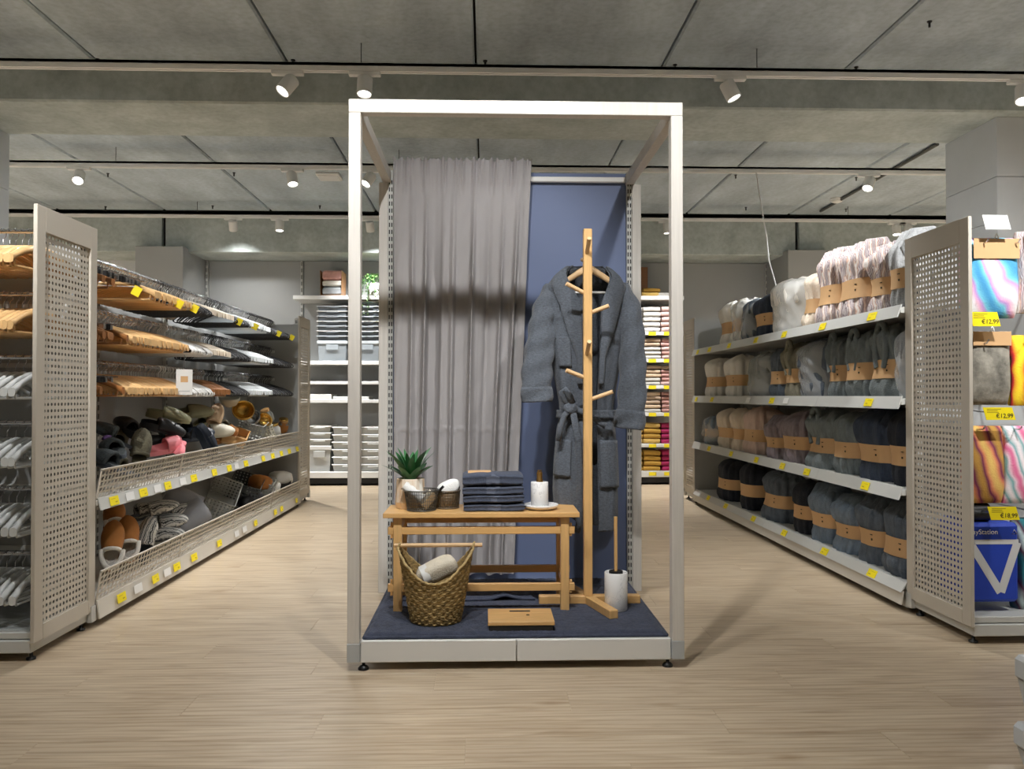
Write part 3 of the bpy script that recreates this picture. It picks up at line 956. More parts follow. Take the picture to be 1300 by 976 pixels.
round_basket(pp.x, 3.605, .050, .056, .078, 'small round taupe basket holding a white towel', 30, mat('taupe_wire', (120, 108, 92), .5, metal=.5), mat('taupe_weave', (150, 134, 110), .85, bump=.6, bscale=120), 'cloth_basket')
def blob(rx, ry, rz, n=2.6, seed=0, amp=.05):
    rr = random.Random(seed); ph = [rr.uniform(0, 6) for _ in range(6)]
    def fn(u, v):
        t = u * 2 * PI; f = (v - .5) * PI
        sp = lambda x: math.copysign(abs(x) ** (2 / n), x)
        k = 1 + amp * math.sin(3 * t + ph[0] + 2 * f) + amp * .6 * math.sin(5 * t + ph[1] - 3 * f)
        return (rx * sp(math.cos(f)) * sp(math.cos(t)) * k, ry * sp(math.cos(f)) * sp(math.sin(t)) * k, rz * sp(math.sin(f)))
    return fn
o = MB().grid(blob(.052, .036, .033, 2.8, 3), 28, 16, wrap=True, M=Matrix.Rotation(-.42, 4, 'Y')).build('folded_cloth', M['white_terry'] if 'white_terry' in M else bpy.data.materials['white_terry'])
o.location = (pp.x + .004, 3.605, BT + .088); tag(o, 'folded white towel bulging out of the small taupe basket', 'towel')

# ---- towel stack
def towel_mesh(w, d, h, mt, band=True, seed=0, n=40):
    rr = random.Random(seed); ph = [rr.uniform(0, 6) for _ in range(5)]
    m = MB()
    def fn(u, v):
        t = u * 2 * PI
        sp = lambda x, e: math.copysign(abs(x) ** e, x)
        y = d / 2 * sp(math.cos(t), .35); z = h / 2 * sp(math.sin(t), .55)
        x = w * (v - .5)
        e = min(v, 1 - v) * w
        k = min(1, (e / .012)) ** .4 if e > 0 else 0
        z *= (.72 + .28 * k); z += .0025 * math.sin(9 * x + ph[0]) * (1 if y < 0 else .6) + .0016 * math.sin(31 * x + ph[1] + 20 * y)
        y *= (.985 + .015 * k); y += .002 * math.sin(14 * x + ph[2])
        # groove of the folded edge on the front
        if abs(math.sin(t)) < .25 and math.cos(t) < 0: y += .004
        return (x, y, z + h / 2)
    m.grid(fn, n, 26, wrap=True)
    m.add([fn(i / n, 0) for i in range(n)], [tuple(range(n))]); m.add([fn(i / n, 1) for i in range(n)], [tuple(range(n - 1, -1, -1))])
    if band:
        m.mi = 1
        m.grid(lambda u, v: (lambda p: (p[0] * .22 / (1) , p[1] * 1.008, (p[2] - h / 2) * 1.02 + h / 2))(fn(u, .5 + (v - .5) * .98)), n, 6, wrap=True)
        m.mi = 0
    return m
navy = mat('navy_terry', (64, 71, 88), .96, var=.15, vscale=60, bump=.9, bscale=260, sheen=.1)
navy_b = mat('navy_band', (78, 85, 102), .7)
wh = at_y(664, 640, 3.56).x - at_y(588, 640, 3.56).x
xc = at_y(626, 640, 3.56).x
tl = ['lowest', 'second lowest', 'second from the top', 'topmost']
th_ = [.034, .036, .038, .052]; z = BT
for k in range(4):
    o = towel_mesh(wh * (1 if k < 3 else .99), .17, th_[k] - .001, [navy, navy_b], True, k).build('folded_towel', [navy, navy_b])
    o.location = (xc + random.uniform(-.003, .003), 3.56, z + .0005); o.rotation_euler = (0, 0, random.uniform(-.02, .02))
    tag(o, 'folded navy towel, %s of the stack on the bench' % tl[k], 'towel', 'navy towels on the bench')
    z += th_[k]
o = MB().box(-.05, .05, -.03, .03, 0, .0015, M=Matrix.Rotation(.1, 4, 'X')).build('paper_label', M['kraft']); o.location = (xc - .06, 3.57, z + .002)
tag(o, 'small kraft paper label lying on the navy towels', 'label')

# ---- soap dispenser and dish
pp = at_y(685, 640, 3.55)
white_cer = mat('white_marble', (232, 232, 232), .25, var=.0, coat=.3)
def marble(m):
    nt = m.node_tree; N = nt.nodes; L = nt.links
    tc = N.new('ShaderNodeTexCoord'); nz = N.new('ShaderNodeTexNoise'); nz.inputs['Scale'].default_value = 9; nz.inputs['Detail'].default_value = 8; nz.inputs['Distortion'].default_value = 2.5
    L.new(tc.outputs['Object'], nz.inputs[0])
    rp = N.new('ShaderNodeValToRGB'); e = rp.color_ramp.elements
    e[0].position = .485; e[0].color = srgb(236, 236, 236); e[1].position = .515; e[1].color = srgb(236, 236, 236)
    k = e.new(.5); k.color = srgb(206, 206, 208)
    L.new(nz.outputs[0], rp.inputs[0]); L.new(rp.outputs[0], N['Principled BSDF'].inputs['Base Color'])
marble(white_cer)
o = MB().lathe([(.001, 0), (.050, 0), (.072, .010), (.077, .022), (.074, .024), (.060, .014), (.04, .009), (.001, .009)], 30, cap=False).build('soap_dish', white_cer)
o.location = (pp.x + .006, 3.55, BT); tag(o, 'round white stone dish under the soap dispenser', 'dish')
SD = thing('soap_dispenser', 'white marbled soap dispenser with a brass pump', 'soap dispenser', (pp.x, 3.55, BT + .0095))
MB().lathe([(.036, 0), (.0385, .003), (.0385, .108), (.036, .111), (.012, .111)], 28).build('bottle', white_cer, SD)
brass = mat('brass', (168, 128, 72), .3, metal=.9)
pu = MB().lathe([(.015, .111), (.015, .120), (.012, .124), (.0125, .150), (.010, .154), (.0095, .162)], 18).build('pump', brass, SD)
MB().tube([(0, 0, .157), (0, -.02, .157), (0, -.034, .152)], .0045, 8).build('spout', brass, pu)

# ---- seagrass basket with towel
pp = at_z(552, 793, RUG)
bc = Vector((pp.x, 3.315, RUG))
SB = thing('seagrass_basket', 'woven seagrass basket with a wooden dowel handle', 'basket', tuple(bc))
sea = mat('seagrass', (150, 126, 80), .85, var=.5, vscale=45, stretch=(1, 1, 4), bump=.9, bscale=120, rand=0)
sea_l = mat('seagrass_rim', (184, 160, 112), .85, var=.3, vscale=60, bump=.8, bscale=160)
BHT = .155
def rim_h(a): return .170 + .125 * abs(math.cos(a)) ** 2.6
def bask(u, v, inner=False):
    a = u * 2 * PI
    zz = v * rim_h(a)
    r = .100 + .052 * (zz / .30) ** .9
    wv = math.sin(zz * 2 * PI / .0155) * math.cos(a * 20 + (int(zz / .0155) % 2) * PI)
    r += .0045 * wv
    if inner: r -= .008
    return (r * 1.0 * math.cos(a), r * .92 * math.sin(a), zz + .0012 * math.sin(a * 37))
MB().grid(bask, 160, 110, wrap=True).build('woven_side', sea, SB)
MB().grid(lambda u, v: bask(1 - u, v, True), 60, 20, wrap=True).build('inner_side', sea, SB)
MB().lathe([(.001, .004), (.1, .004)], 30, cap=False, sy=.92).build('bottom', sea, SB)
MB().tube([(lambda p: (p[0], p[1], p[2] + .002))(bask(k / 72, 1.0)) for k in range(72)], .0055, 7, closed=True).build('rim_rope', sea_l, SB)
hz = .170 + .125 + .008
hd = MB().tube([(-.168, 0, hz), (.188, 0, hz)], .0085, 12).build('handle', M['dowel'], SB)
for x in (-.150, .150):
    MB().tube([(x + .006 * math.sin(k * .8), .012 * math.cos(k * .785), hz + .012 * math.sin(k * .785) - .001) for k in range(9)], .0045, 6).build('rope_tie', sea_l, hd)
cream = mat('cream_terry', (226, 217, 198), .95, var=.06, vscale=40, bump=.9, bscale=220)
o = MB().grid(blob(.085, .045, .040, 3.2, 5, .03), 30, 18, wrap=True, M=Matrix.Rotation(-.42, 4, 'Y')).build('rolled_towel', cream)
o.location = (bc.x + .005, bc.y - .01, RUG + .205); o.rotation_euler = (.2, 0, .25)
tag(o, 'cream towel roll lying in the seagrass basket', 'towel')
MB().grid(lambda u, v: ((-.064 + .03 * v) * 1.0, .0475 * math.cos(u * 2 * PI), .0425 * math.sin(u * 2 * PI)), 20, 3, wrap=True, M=Matrix.Rotation(-.42, 4, 'Y')).build('paper_band', M['tag_white'], o)

# ---- bamboo bath scale
pf, pbk = at_z(664, 803, RUG + .03), at_z(664, 775, RUG + .03)
pl, pr = at_z(620, 803, RUG + .03), at_z(708, 801, RUG + .03)
yS = max(pf.y, DF + .06); dpt = .20
SCL = thing('bath_scale', 'flat bamboo bathroom scale lying on the navy mat', 'bathroom scale', (pf.x, yS, RUG - .006))
w = (pr.x - pl.x) / 2
MB().box(-w + .004, w - .004, .004, dpt - .004, 0, .024, bev=.003).build('body', M['black'], SCL)
for k in range(3):
    MB().box(-w, w, dpt / 3 * k + .0002, dpt / 3 * (k + 1) - .0002, .024, .038, bev=.001).build('top_board', M['bamboo'], SCL)
MB().box(-.042, .042, dpt - .05, dpt - .032, .0375, .0388).build('display_window', M['black'], SCL)
MB().lathe([(.007, .038), (.007, .0392)], 12, M=Matrix.Translation((.03, .1, 0))).build('button', M['print'], SCL)

# ---- toilet brush
pp = at_y(782, 770, 3.46)
TB = thing('toilet_brush', 'white marbled toilet brush holder with bamboo handle', 'toilet brush', (pp.x, 3.46, RUG - .002))
MB().lathe([(.046, 0), (.049, .004), (.049, .158), (.047, .161), (.043, .158), (.042, .13), (.001, .13)], 28).build('holder', white_cer, TB)
MB().tube([(0, 0, .12), (.0, 0, .165)], .030, 14).build('lid', M['black'], TB)
MB().tube([(0, 0, .16), (-.001, 0, .395)], .0075, 10).build('handle', M['bamboo_v'], TB)

# ================================================================== COAT STAND
pY = 3.58
cp = at_y(746, 560, pY)
CS = thing('coat_stand', 'bamboo coat stand with angled pegs on a cross foot', 'coat stand', (0, 0, 0))
px_ = cp.x; pz1 = at_y(744, 291, pY).z
MB().box(px_ - .019, px_ + .019, pY - .019, pY + .019, RUG + .03, pz1, bev=.003).build('pole', M['bamboo_v'], CS)
xl, xr_ = at_y(684, 765, pY).x, at_y(812, 762, pY).x
MB().box(xl, xr_, pY - .02, pY + .02, RUG - .004, RUG + .032, bev=.003).build('foot_bar', M['bamboo'], CS)
Mf = Matrix.Translation((px_, pY, 0)) @ Matrix.Rotation(.28, 4, 'Z')
MB().box(-.02, .02, -.27, -.02, RUG - .004, RUG + .032, M=Mf, bev=.003).build('foot_bar', M['bamboo_v'], CS)
MB().box(-.02, .02, .02, .27, RUG - .004, RUG + .032, M=Mf, bev=.003).build('foot_bar', M['bamboo_v'], CS)
for (xa, ya), (xb, yb) in (((744, 373), (719, 360)), ((747, 398), (773, 388)), ((744, 480), (719, 470)), ((747, 508), (778, 497))):
    a, b = at_y(xa, ya, pY), at_y(xb, yb, pY - .03)
    MB().tube([a, b], .0095, 10).build('peg', M['dowel'], CS)
for yp in (312, 372, 440):
    a = at_y(745, yp + 10, pY - .01)
    if yp != 372:
        MB().tube([a, a + Vector((0, -.085, .052))], .0095, 10).build('peg', M['dowel'], CS)
    b = at_y(745, 330, pY + .01)
MB().tube([b, b + Vector((0, .17, .03))], .0095, 10).build('peg', M['dowel'], CS)

# ---- hanger inside the robe
rY = 3.775
hb = at_y(746, 340, rY)
RH = thing('robe_hanger', 'pale wooden hanger inside the slate bathrobe', 'hanger', (hb.x, rY - .02, 0))
hz_ = hb.z
def shoulder(u, v):
    s = (v - .5) * 2
    zz = hz_ - .004 - .10 * abs(s) ** 1.15
    t = u * 2 * PI
    return (.155 * s, .012 * math.cos(t) + .03 * abs(s) ** 2 * -.3, zz + (.020 - .006 * abs(s)) * math.sin(t))
MB().grid(shoulder, 10, 33, wrap=True).build('shoulders', M['dowel'], RH)
MB().tube([(-.16, 0, hz_ - .118), (.16, 0, hz_ - .118)], .006, 8).build('bar', M['white_plastic'], RH)
MB().tube([(0, 0, hz_), (0, 0, hz_ + .035)] + [(0, .022 - .022 * math.cos(a), hz_ + .035 + .022 * math.sin(a)) for a in (.6, 1.2, 1.8, 2.4, 3.0)], .0028, 6).build('hook', M['chrome'], RH)

# ---- bathrobe
BR = thing('bathrobe', 'slate grey terry bathrobe hanging on the bamboo stand', 'bathrobe', (0, 0, 0))
rows = [(337, 727, 765, .018), (343, 716, 773, .040), (352, 703, 784, .055), (364, 694, 794, .068), (385, 693, 796, .080), (410, 695, 794, .088),
        (440, 699, 790, .092), (480, 705, 784, .088), (510, 711, 779, .075), (524, 712, 778, .070), (545, 708, 781, .082), (590, 704, 783, .094),
        (630, 703, 784, .098), (655, 704, 784, .098), (672, 706, 783, .096)]
fY = 3.70
def row_at(v):
    n = len(rows) - 1
    i = min(n - 1, int(v * n)); f = v * n - i
    return [rows[i][k] * (1 - f) + rows[i + 1][k] * f for k in range(4)]
def robe_dim(v):
    y, l, r, b = row_at(v)
    a0, a1 = at_y(l, y, rY - .02), at_y(r, y, rY - .02)
    return (a0.x + a1.x) / 2, (a1.x - a0.x) / 2, b, a0.z
def robe_pt(th, v, off=0.0):
    """th measured from the front centre, positive to the right side and round the back"""
    cx_, a, b, z = robe_dim(v)
    fold = 1 + .07 * math.sin(6 * th + .5 + 1.5 * v) * min(1, v * 2.2) + .035 * math.sin(13 * th + 3 * v) * min(1, v * 1.6)
    bb = (b * fold + off)
    aa = a + off
    x = cx_ + aa * math.copysign(abs(math.sin(th)) ** .8, math.sin(th))
    y = rY - bb * math.copysign(abs(math.cos(th)) ** .75, math.cos(th))
    if v > .6:
        lift = .10 * max(0, -math.sin(th)) ** .6 * ((v - .6) / .4) ** 3     # hem rides up on the left
        z += lift
    return Vector((x, y, z))
def gap(v):
    e = 1.15 * max(0.0, 1 - v / .30) ** 1.3
    return (-.11 - e * .9, .24 + e)
def body(u, v):
    g0, g1 = gap(v)
    th = g1 + (2 * PI + g0 - g1) * u
    return tuple(robe_pt(th, v))
o = MB().grid(body, 150, 110).build('body', M['robe'], BR)
md = o.modifiers.new('thick', 'SOLIDIFY'); md.thickness = .006; md.offset = 0
# shawl collar: two lapels running down the opening, and a roll behind the neck
def lapel(sg):
    def fn(u, v):
        vv = .02 + v * .50
        g0, g1 = gap(vv)
        wdt = (.16 + .62 * math.sin(min(1, v * 1.05 + .10) * PI) ** .8 * (.85 if sg > 0 else .8)) * (1 - .25 * v)
        th = (g1 + u * wdt) if sg > 0 else (g0 - u * wdt)
        return tuple(robe_pt(th, vv, .010 + .008 * math.sin(u * PI)))
    m = MB().grid(fn, 22, 60)
    o = m.build('lapel', M['robe'], BR)
    md = o.modifiers.new('thick', 'SOLIDIFY'); md.thickness = .010; md.offset = 0
lapel(1); lapel(-1)
nk = robe_dim(.01)
MB().tube([(nk[0] + .075 * math.sin(a), rY + .035 * math.cos(a) * 1.0 - .005, nk[3] - .004 - .035 * (1 - math.cos(a)) * .5) for a in [(-1.9 + 3.8 * k / 16) for k in range(17)]], .013, 10).build('collar_roll', M['robe'], BR)
# sleeves
def sleeve(path, radii, name='sleeve'):
    pts = [at_y(px, py, yy) for px, py, yy in path]
    # resample smoothly
    P = []; Rr = []
    n = len(pts) - 1
    for k in range(41):
        t = k / 40 * n; i = min(n - 1, int(t)); f = t - i
        p0 = pts[max(0, i - 1)]; p1 = pts[i]; p2 = pts[i + 1]; p3 = pts[min(n, i + 2)]
        q = .5 * ((2 * p1) + (p2 - p0) * f + (2 * p0 - 5 * p1 + 4 * p2 - p3) * f * f + (3 * p1 - p0 - 3 * p2 + p3) * f ** 3)
        P.append(q); Rr.append(radii[i] * (1 - f) + radii[i + 1] * f)
    vs = []
    nn = 36
    for k, q in enumerate(P):
        d = (P[min(40, k + 1)] - P[max(0, k - 1)]).normalized()
        s = d.cross(Vector((0, 1, 0))).normalized(); u = Vector((0, 1, 0))
        for j in range(nn):
            t = 2 * PI * j / nn
            r = Rr[k] * (1 + .06 * math.sin(3 * t + k * .09) + .03 * math.sin(7 * t + k * .22))
            w = .004 * math.sin(k * .9 + 2 * t)
            vs.append(q + s * math.cos(t) * (r + w) + u * math.sin(t) * (r * .72 + w))
    fs = [(k * nn + j, k * nn + (j + 1) % nn, (k + 1) * nn + (j + 1) % nn, (k + 1) * nn + j) for k in range(40) for j in range(nn)]
    o = MB().add(vs, fs, True).build(name, M['robe'], BR)
    md = o.modifiers.new('thick', 'SOLIDIFY'); md.thickness = .007; md.offset = 0
    cuff = []
    for k in range(34, 41):
        c = P[k]
        cuff += [c + (vs[k * nn + j] - c) * 1.03 for j in range(nn)]
    o2 = MB().add(cuff, [(k * nn + j, k * nn + (j + 1) % nn, (k + 1) * nn + (j + 1) % nn, (k + 1) * nn + j) for k in range(6) for j in range(nn)], True).build('cuff', M['robe'], o)
    md = o2.modifiers.new('thick', 'SOLIDIFY'); md.thickness = .006; md.offset = 0
k_ = 3.72 / F_PX
sleeve([(706, 366, 3.775), (693, 395, 3.75), (686, 435, 3.72), (681, 475, 3.70), (682, 510, 3.69)], [13 * k_, 17 * k_, 17.5 * k_, 18.5 * k_, 18 * k_])
sleeve([(783, 364, 3.775), (797, 395, 3.75), (802, 445, 3.72), (802, 500, 3.70), (798, 544, 3.69)], [13 * k_, 15.5 * k_, 15.5 * k_, 17 * k_, 18 * k_])
# pockets
def patch(t0, t1, v0, v1, name):
    o = MB().grid(lambda u, v: tuple(robe_pt(t0 + (t1 - t0) * u, v0 + (v1 - v0) * v, .007 + .004 * math.sin(PI * u))), 16, 14).build(name, M['robe'], BR)
    md = o.modifiers.new('thick', 'SOLIDIFY'); md.thickness = .008; md.offset = 0
patch(.28, 1.25, .735, .835, 'pocket')
patch(-.45, -1.3, .735, .815, 'pocket')
patch(-.40, -.88, .40, .475, 'chest_pocket')
# belt
vb = .645
bt = MB().grid(lambda u, v: tuple(robe_pt(u * 2 * PI, vb + (v - .5) * .042, .013)), 90, 5, wrap=True).build('belt', M['robe'], BR)
md = bt.modifiers.new('thick', 'SOLIDIFY'); md.thickness = .008; md.offset = 0
kx = at_y(724, 518, fY - .03)
MB().grid(blob(.030, .018, .026, 2.4, 9, .12), 20, 12, wrap=True, M=Matrix.Translation(kx)).build('knot', M['robe'], bt)
def ribbon(pts, w, name):
    pts = [Vector(p) for p in pts]
    vs = []
    for k, p in enumerate(pts):
        d = (pts[min(len(pts) - 1, k + 1)] - pts[max(0, k - 1)]).normalized()
        s = d.cross(Vector((0, -1, 0)))
        s = s.normalized() if s.length > 1e-4 else Vector((1, 0, 0))
        vs += [p - s * w, p - s * w * .3 + Vector((0, -.004, 0)), p + s * w * .3 + Vector((0, -.004, 0)), p + s * w]
    fs = [(k * 4 + j, k * 4 + j + 1, k * 4 + j + 5, k * 4 + j + 4) for k in range(len(pts) - 1) for j in range(3)]
    o = MB().add(vs, fs, True).build(name, M['robe'], bt)
    md = o.modifiers.new('thick', 'SOLIDIFY'); md.thickness = .009; md.offset = 0
yk = fY - .025
ribbon([at_y(x, y, yk - d) for x, y, d in ((724, 516, 0), (716, 507, .012), (713, 497, .02), (717, 494, .026), (723, 502, .024), (727, 512, .01))], .012, 'bow_loop')
ribbon([at_y(x, y, yk - d) for x, y, d in ((724, 518, .004), (716, 528, .012), (711, 545, .012), (709, 560, .008))], .011, 'belt_tail')
ribbon([at_y(x, y, yk - d) for x, y, d in ((727, 520, .004), (734, 560, .012), (736, 600, .014), (736, 640, .010), (735, 665, .006), (732, 676, .006))], .013, 'belt_tail')
ribbon([at_y(x, y, yk - d) for x, y, d in ((728, 518, .0), (748, 526, .008), (760, 535, .016), (769, 541, .02))], .012, 'belt_tail')

# ================================================================== HANGERS
def hook_tube(m, r=.0019, top=0.0, stem=-.075):
    pts = [(0, 0, stem), (0, 0, -.045)]
    for k in range(9):
        a = -PI / 2 + .25 + k * (PI * 1.28) / 8
        pts.append((.019 * math.cos(a) * 1.0, 0, -.0165 + .0215 * math.sin(a)))
    return m.tube(pts, r, 5)

def wood_hanger_mesh(mt, w=.215, bar=True):
    m = MB()
    def fn(u, v):
        s = (v - .5) * 2
        a = abs(s)
        zc = -.082 - .072 * a ** 1.45
        hh = .0165 - .004 * a + (.006 if a > .93 else 0)
        th = .0065 + .009 * a ** 2
        t = u * 2 * PI
        sp = lambda x: math.copysign(abs(x) ** .6, x)
        return (w * s, th * sp(math.cos(t)) - .022 * a ** 2, zc + hh * sp(math.sin(t)))
    m.grid(fn, 8, 17, wrap=True)
    for v in (0, 1):
        q = [fn(i / 8, v) for i in range(8)]
        m.add(q, [tuple(range(8)) if v == 0 else tuple(range(7, -1, -1))])
    if bar:
        m.tube([(-w * .86, -.016, -.150), (-w * .84, -.016, -.178), (w * .84, -.016, -.178), (w * .86, -.016, -.150)], .0055, 6)
    return m.mesh('wooden_hanger', mt)
def loop_hanger_mesh(mt, name, w=.215, r=.0048, flat=1.0):
    m = MB()
    pts = [(0, 0, -.072)]
    for s in (.25, .55, .85): pts.append((w * s, 0, -.075 - .075 * s ** 1.25))
    pts += [(w * .99, 0, -.160), (w * .995, 0, -.172), (w * .93, 0, -.181), (-w * .93, 0, -.181), (-w * .995, 0, -.172), (-w * .99, 0, -.160)]
    for s in (.85, .55, .25): pts.append((-w * s, 0, -.075 - .075 * s ** 1.25))
    m.tube(pts, r, 6, closed=True, flat=flat)
    return m.mesh(name, mt)
def clip_hanger_mesh():
    m = MB()
    m.tube([(-.17, 0, -.085), (.17, 0, -.085)], .0035, 6)
    me = m.mesh('trouser_hanger', M['chrome']); return me
def clip_me(mt):
    m = MB()
    m.box(-.014, .014, -.010, -.002, -.028, 0, bev=.002); m.box(-.014, .014, .002, .010, -.028, 0, bev=.002); m.tube([(-.012, 0, -.004), (.012, 0, -.004)], .006, 6)
    return m.mesh('clip', mt)
HM = {
    'wood': wood_hanger_mesh(M['h_wood']), 'brown': wood_hanger_mesh(M['h_dark']),
    'white': loop_hanger_mesh(M['white_plastic'], 'plastic_hanger'), 'black': loop_hanger_mesh(M['black_soft'], 'velvet_hanger', r=.0062, flat=.5),
    'grey': loop_hanger_mesh(M['h_grey'], 'plastic_hanger', r=.0055), 'clip': clip_hanger_mesh(),
    'cream': wood_hanger_mesh(mat('cream_padded', (226, 214, 196), .8, rand=.05), bar=False), 'clear': wood_hanger_mesh(mat('clear_hanger', (226, 230, 232), .12, alpha=.7), bar=True)}
HK = {k: hook_tube(MB(), .0021).mesh('hook', m_) for k, m_ in (('c', M['chrome']), ('b', M['black']), ('w', M['white_plastic']))}
CL = {k: clip_me(m_) for k, m_ in (('b', M['black']), ('c', M['chrome']))}
KN = {'wood': ('wooden_hanger', 'pale wooden hanger', 'c'), 'brown': ('wooden_hanger', 'brown wooden hanger', 'c'), 'white': ('plastic_hanger', 'white plastic hanger', 'w'),
      'black': ('velvet_hanger', 'black velvet hanger', 'b'), 'grey': ('plastic_hanger', 'grey plastic hanger', 'w'), 'clip': ('trouser_hanger', 'steel clip hanger', 'c'),
      'cream': ('padded_hanger', 'cream padded hanger', 'c'), 'clear': ('clear_hanger', 'clear plastic hanger', 'c')}
def hanger(kind, loc, rz, where, tilt=0.0):
    nm, lb, hk = KN[kind]
    o = obj_from(nm, HM[kind], None, loc)
    o.rotation_euler = (tilt, 0, rz)
    tag(o, lb + ' ' + where, 'hanger', lb + 's ' + where)
    obj_from('hook', HK[hk], o)
    if kind == 'clip':
        for x in (-.13, .13):
            obj_from('clip', CL['b' if random.random() < .7 else 'c'], o, (x, 0, -.085))
    return o
RN = ('on the top rail', 'on the middle rail', 'on the rail above the slipper bin')
SN = (' next to the perforated end panel', ' just beyond the brown ones', ' amid the wooden run', ' just beyond the pale wooden ones', ' just before a black run', ' just before the clear ones', ' between two runs of black ones', ' at the far end')
SECT = [  # y0, y1, step, kinds for the three rails
    (3.80, 4.14, .034, ('brown', 'brown', 'brown')),
    (4.17, 4.42, .028, ('clip', 'wood', 'wood')),
    (4.44, 4.98, .030, ('wood', 'wood', 'wood')),
    (5.00, 5.40, .024, ('black', 'white', 'white')),
    (5.42, 5.80, .026, ('cream', 'cream', 'brown')),
    (5.82, 6.22, .021, ('black', 'black', 'black')),
    (6.24, 6.86, .030, ('clear', 'clear', 'clear')),
    (6.88, 7.60, .028, ('black', 'black', 'black'))]
for i, zr in enumerate(RAILS):
    for si, (ya, yb, st, kinds) in enumerate(SECT):
        y = ya
        kd = kinds[i]
        while y < yb:
            if kd == 'brown' and y < 4.2 and random.random() < .55:
                hanger('clip', (RAIL_X + random.uniform(-.004, .004), y, zr + .0075), random.uniform(-.05, .05), RN[i] + SN[si])
            else:
                hanger(kd, (RAIL_X + random.uniform(-.006, .006), y, zr + .0075), -.05 + .10 * math.sin(y * 9 + 2 * i) + random.uniform(-.03, .03), RN[i] + SN[si], random.uniform(-.015, .015))
            y += st * random.uniform(.9, 1.15)
# plastic price flags hanging off the rails and a printed card
for i, (rz_, pxs) in enumerate(((1.735, (167, 222, 242, 299, 320, 350, 367)),)):
    for j, px in enumerate(pxs):
        yq = at_x(px, 372, -1.80).y
        o = MB().box(-.022, .022, -.0006, .0006, -.024, .024, M=Matrix.Rotation(.5, 4, 'Y')).build('price_flag', M['tag'], G, (-1.775, yq, 1.575))
        MB().tube([(-.2, 0, .03), (0, 0, .022)], .002, 4).build('flag_arm', M['clear_plastic'], o)
o = MB().box(-.045, .045, -.001, .001, -.075, .075, bev=.0005).build('info_card', M['tag_white']); pq = at_x(234, 485, -1.76)
o.location = pq; o.rotation_euler = (0, 0, .5)
tag(o, 'white printed card hanging in front of the wooden hangers', 'card')
MB().box(-.03, .03, -.0016, -.001, -.055, -.05).build('print_line', M['h_grey'], o)
MB().box(-.02, .02, -.0016, -.001, .0, .035).build('print_block', M['kraft'], o)
MB().tube([(0, 0, .075), (0, 0, .16)], .002, 5).build('wire_hook', M['chrome'], o)

# ---- end unit hangers: rails across, hangers side by side facing out
ENDR = ((1.735, 'wood', 'top'), (1.47, 'wood', 'second'), (1.205, 'grey', 'third'), (.93, 'grey', 'fourth'), (.655, 'grey', 'fifth'), (.385, 'grey', 'lowest'))
HM['shirt'] = wood_hanger_mesh(mat('pearl_plastic', (205, 208, 208), .3), bar=True)
KN['shirt'] = ('moulded_hanger', 'pearl grey moulded hanger', 'c')
for z, kd, nm in ENDR:
    MB().tube([(-3.0, 3.47, z), (-1.79, 3.47, z)], .0095, 8).build('hanger_rail', M['chrome'], EL)
    for x in (-2.95, -2.2, -1.80):
        MB().box(x - .004, x + .004, 3.46, 3.72, z - .03, z - .008).build('rail_bracket', M['shelf_grey'], EL)
    MB().box(-3.0, -1.79, 3.70, 3.712, z - .3, z - .28).build('scan_rail', M['shelf_grey'], EL)
    x = -1.868; nth = 0
    k2 = 'shirt' if kd == 'grey' else kd
    while x > -2.62:
        o = hanger(k2, (x, 3.47, z + .0075), PI / 2 - .10 + random.uniform(-.05, .05), 'on the end unit\'s %s rail%s' % (nm, (', closest to its side panel', ', second from its side panel', ', third from its side panel', ', fourth from its side panel', ', fifth from its side panel', ', sixth from its side panel')[nth] if nth < 6 else ', well away from its side panel')); nth += 1
        x -= (.024 if kd == 'wood' else .033) * random.uniform(.9, 1.2)
m = MB()
for k in range(26):
    m.box(-2.98, -1.80, 3.27 + k * .017, 3.274 + k * .017, .118, .122)
mo = m.build('wire_grid', M['h_grey'], EL); mo['kind'] = 'stuff'

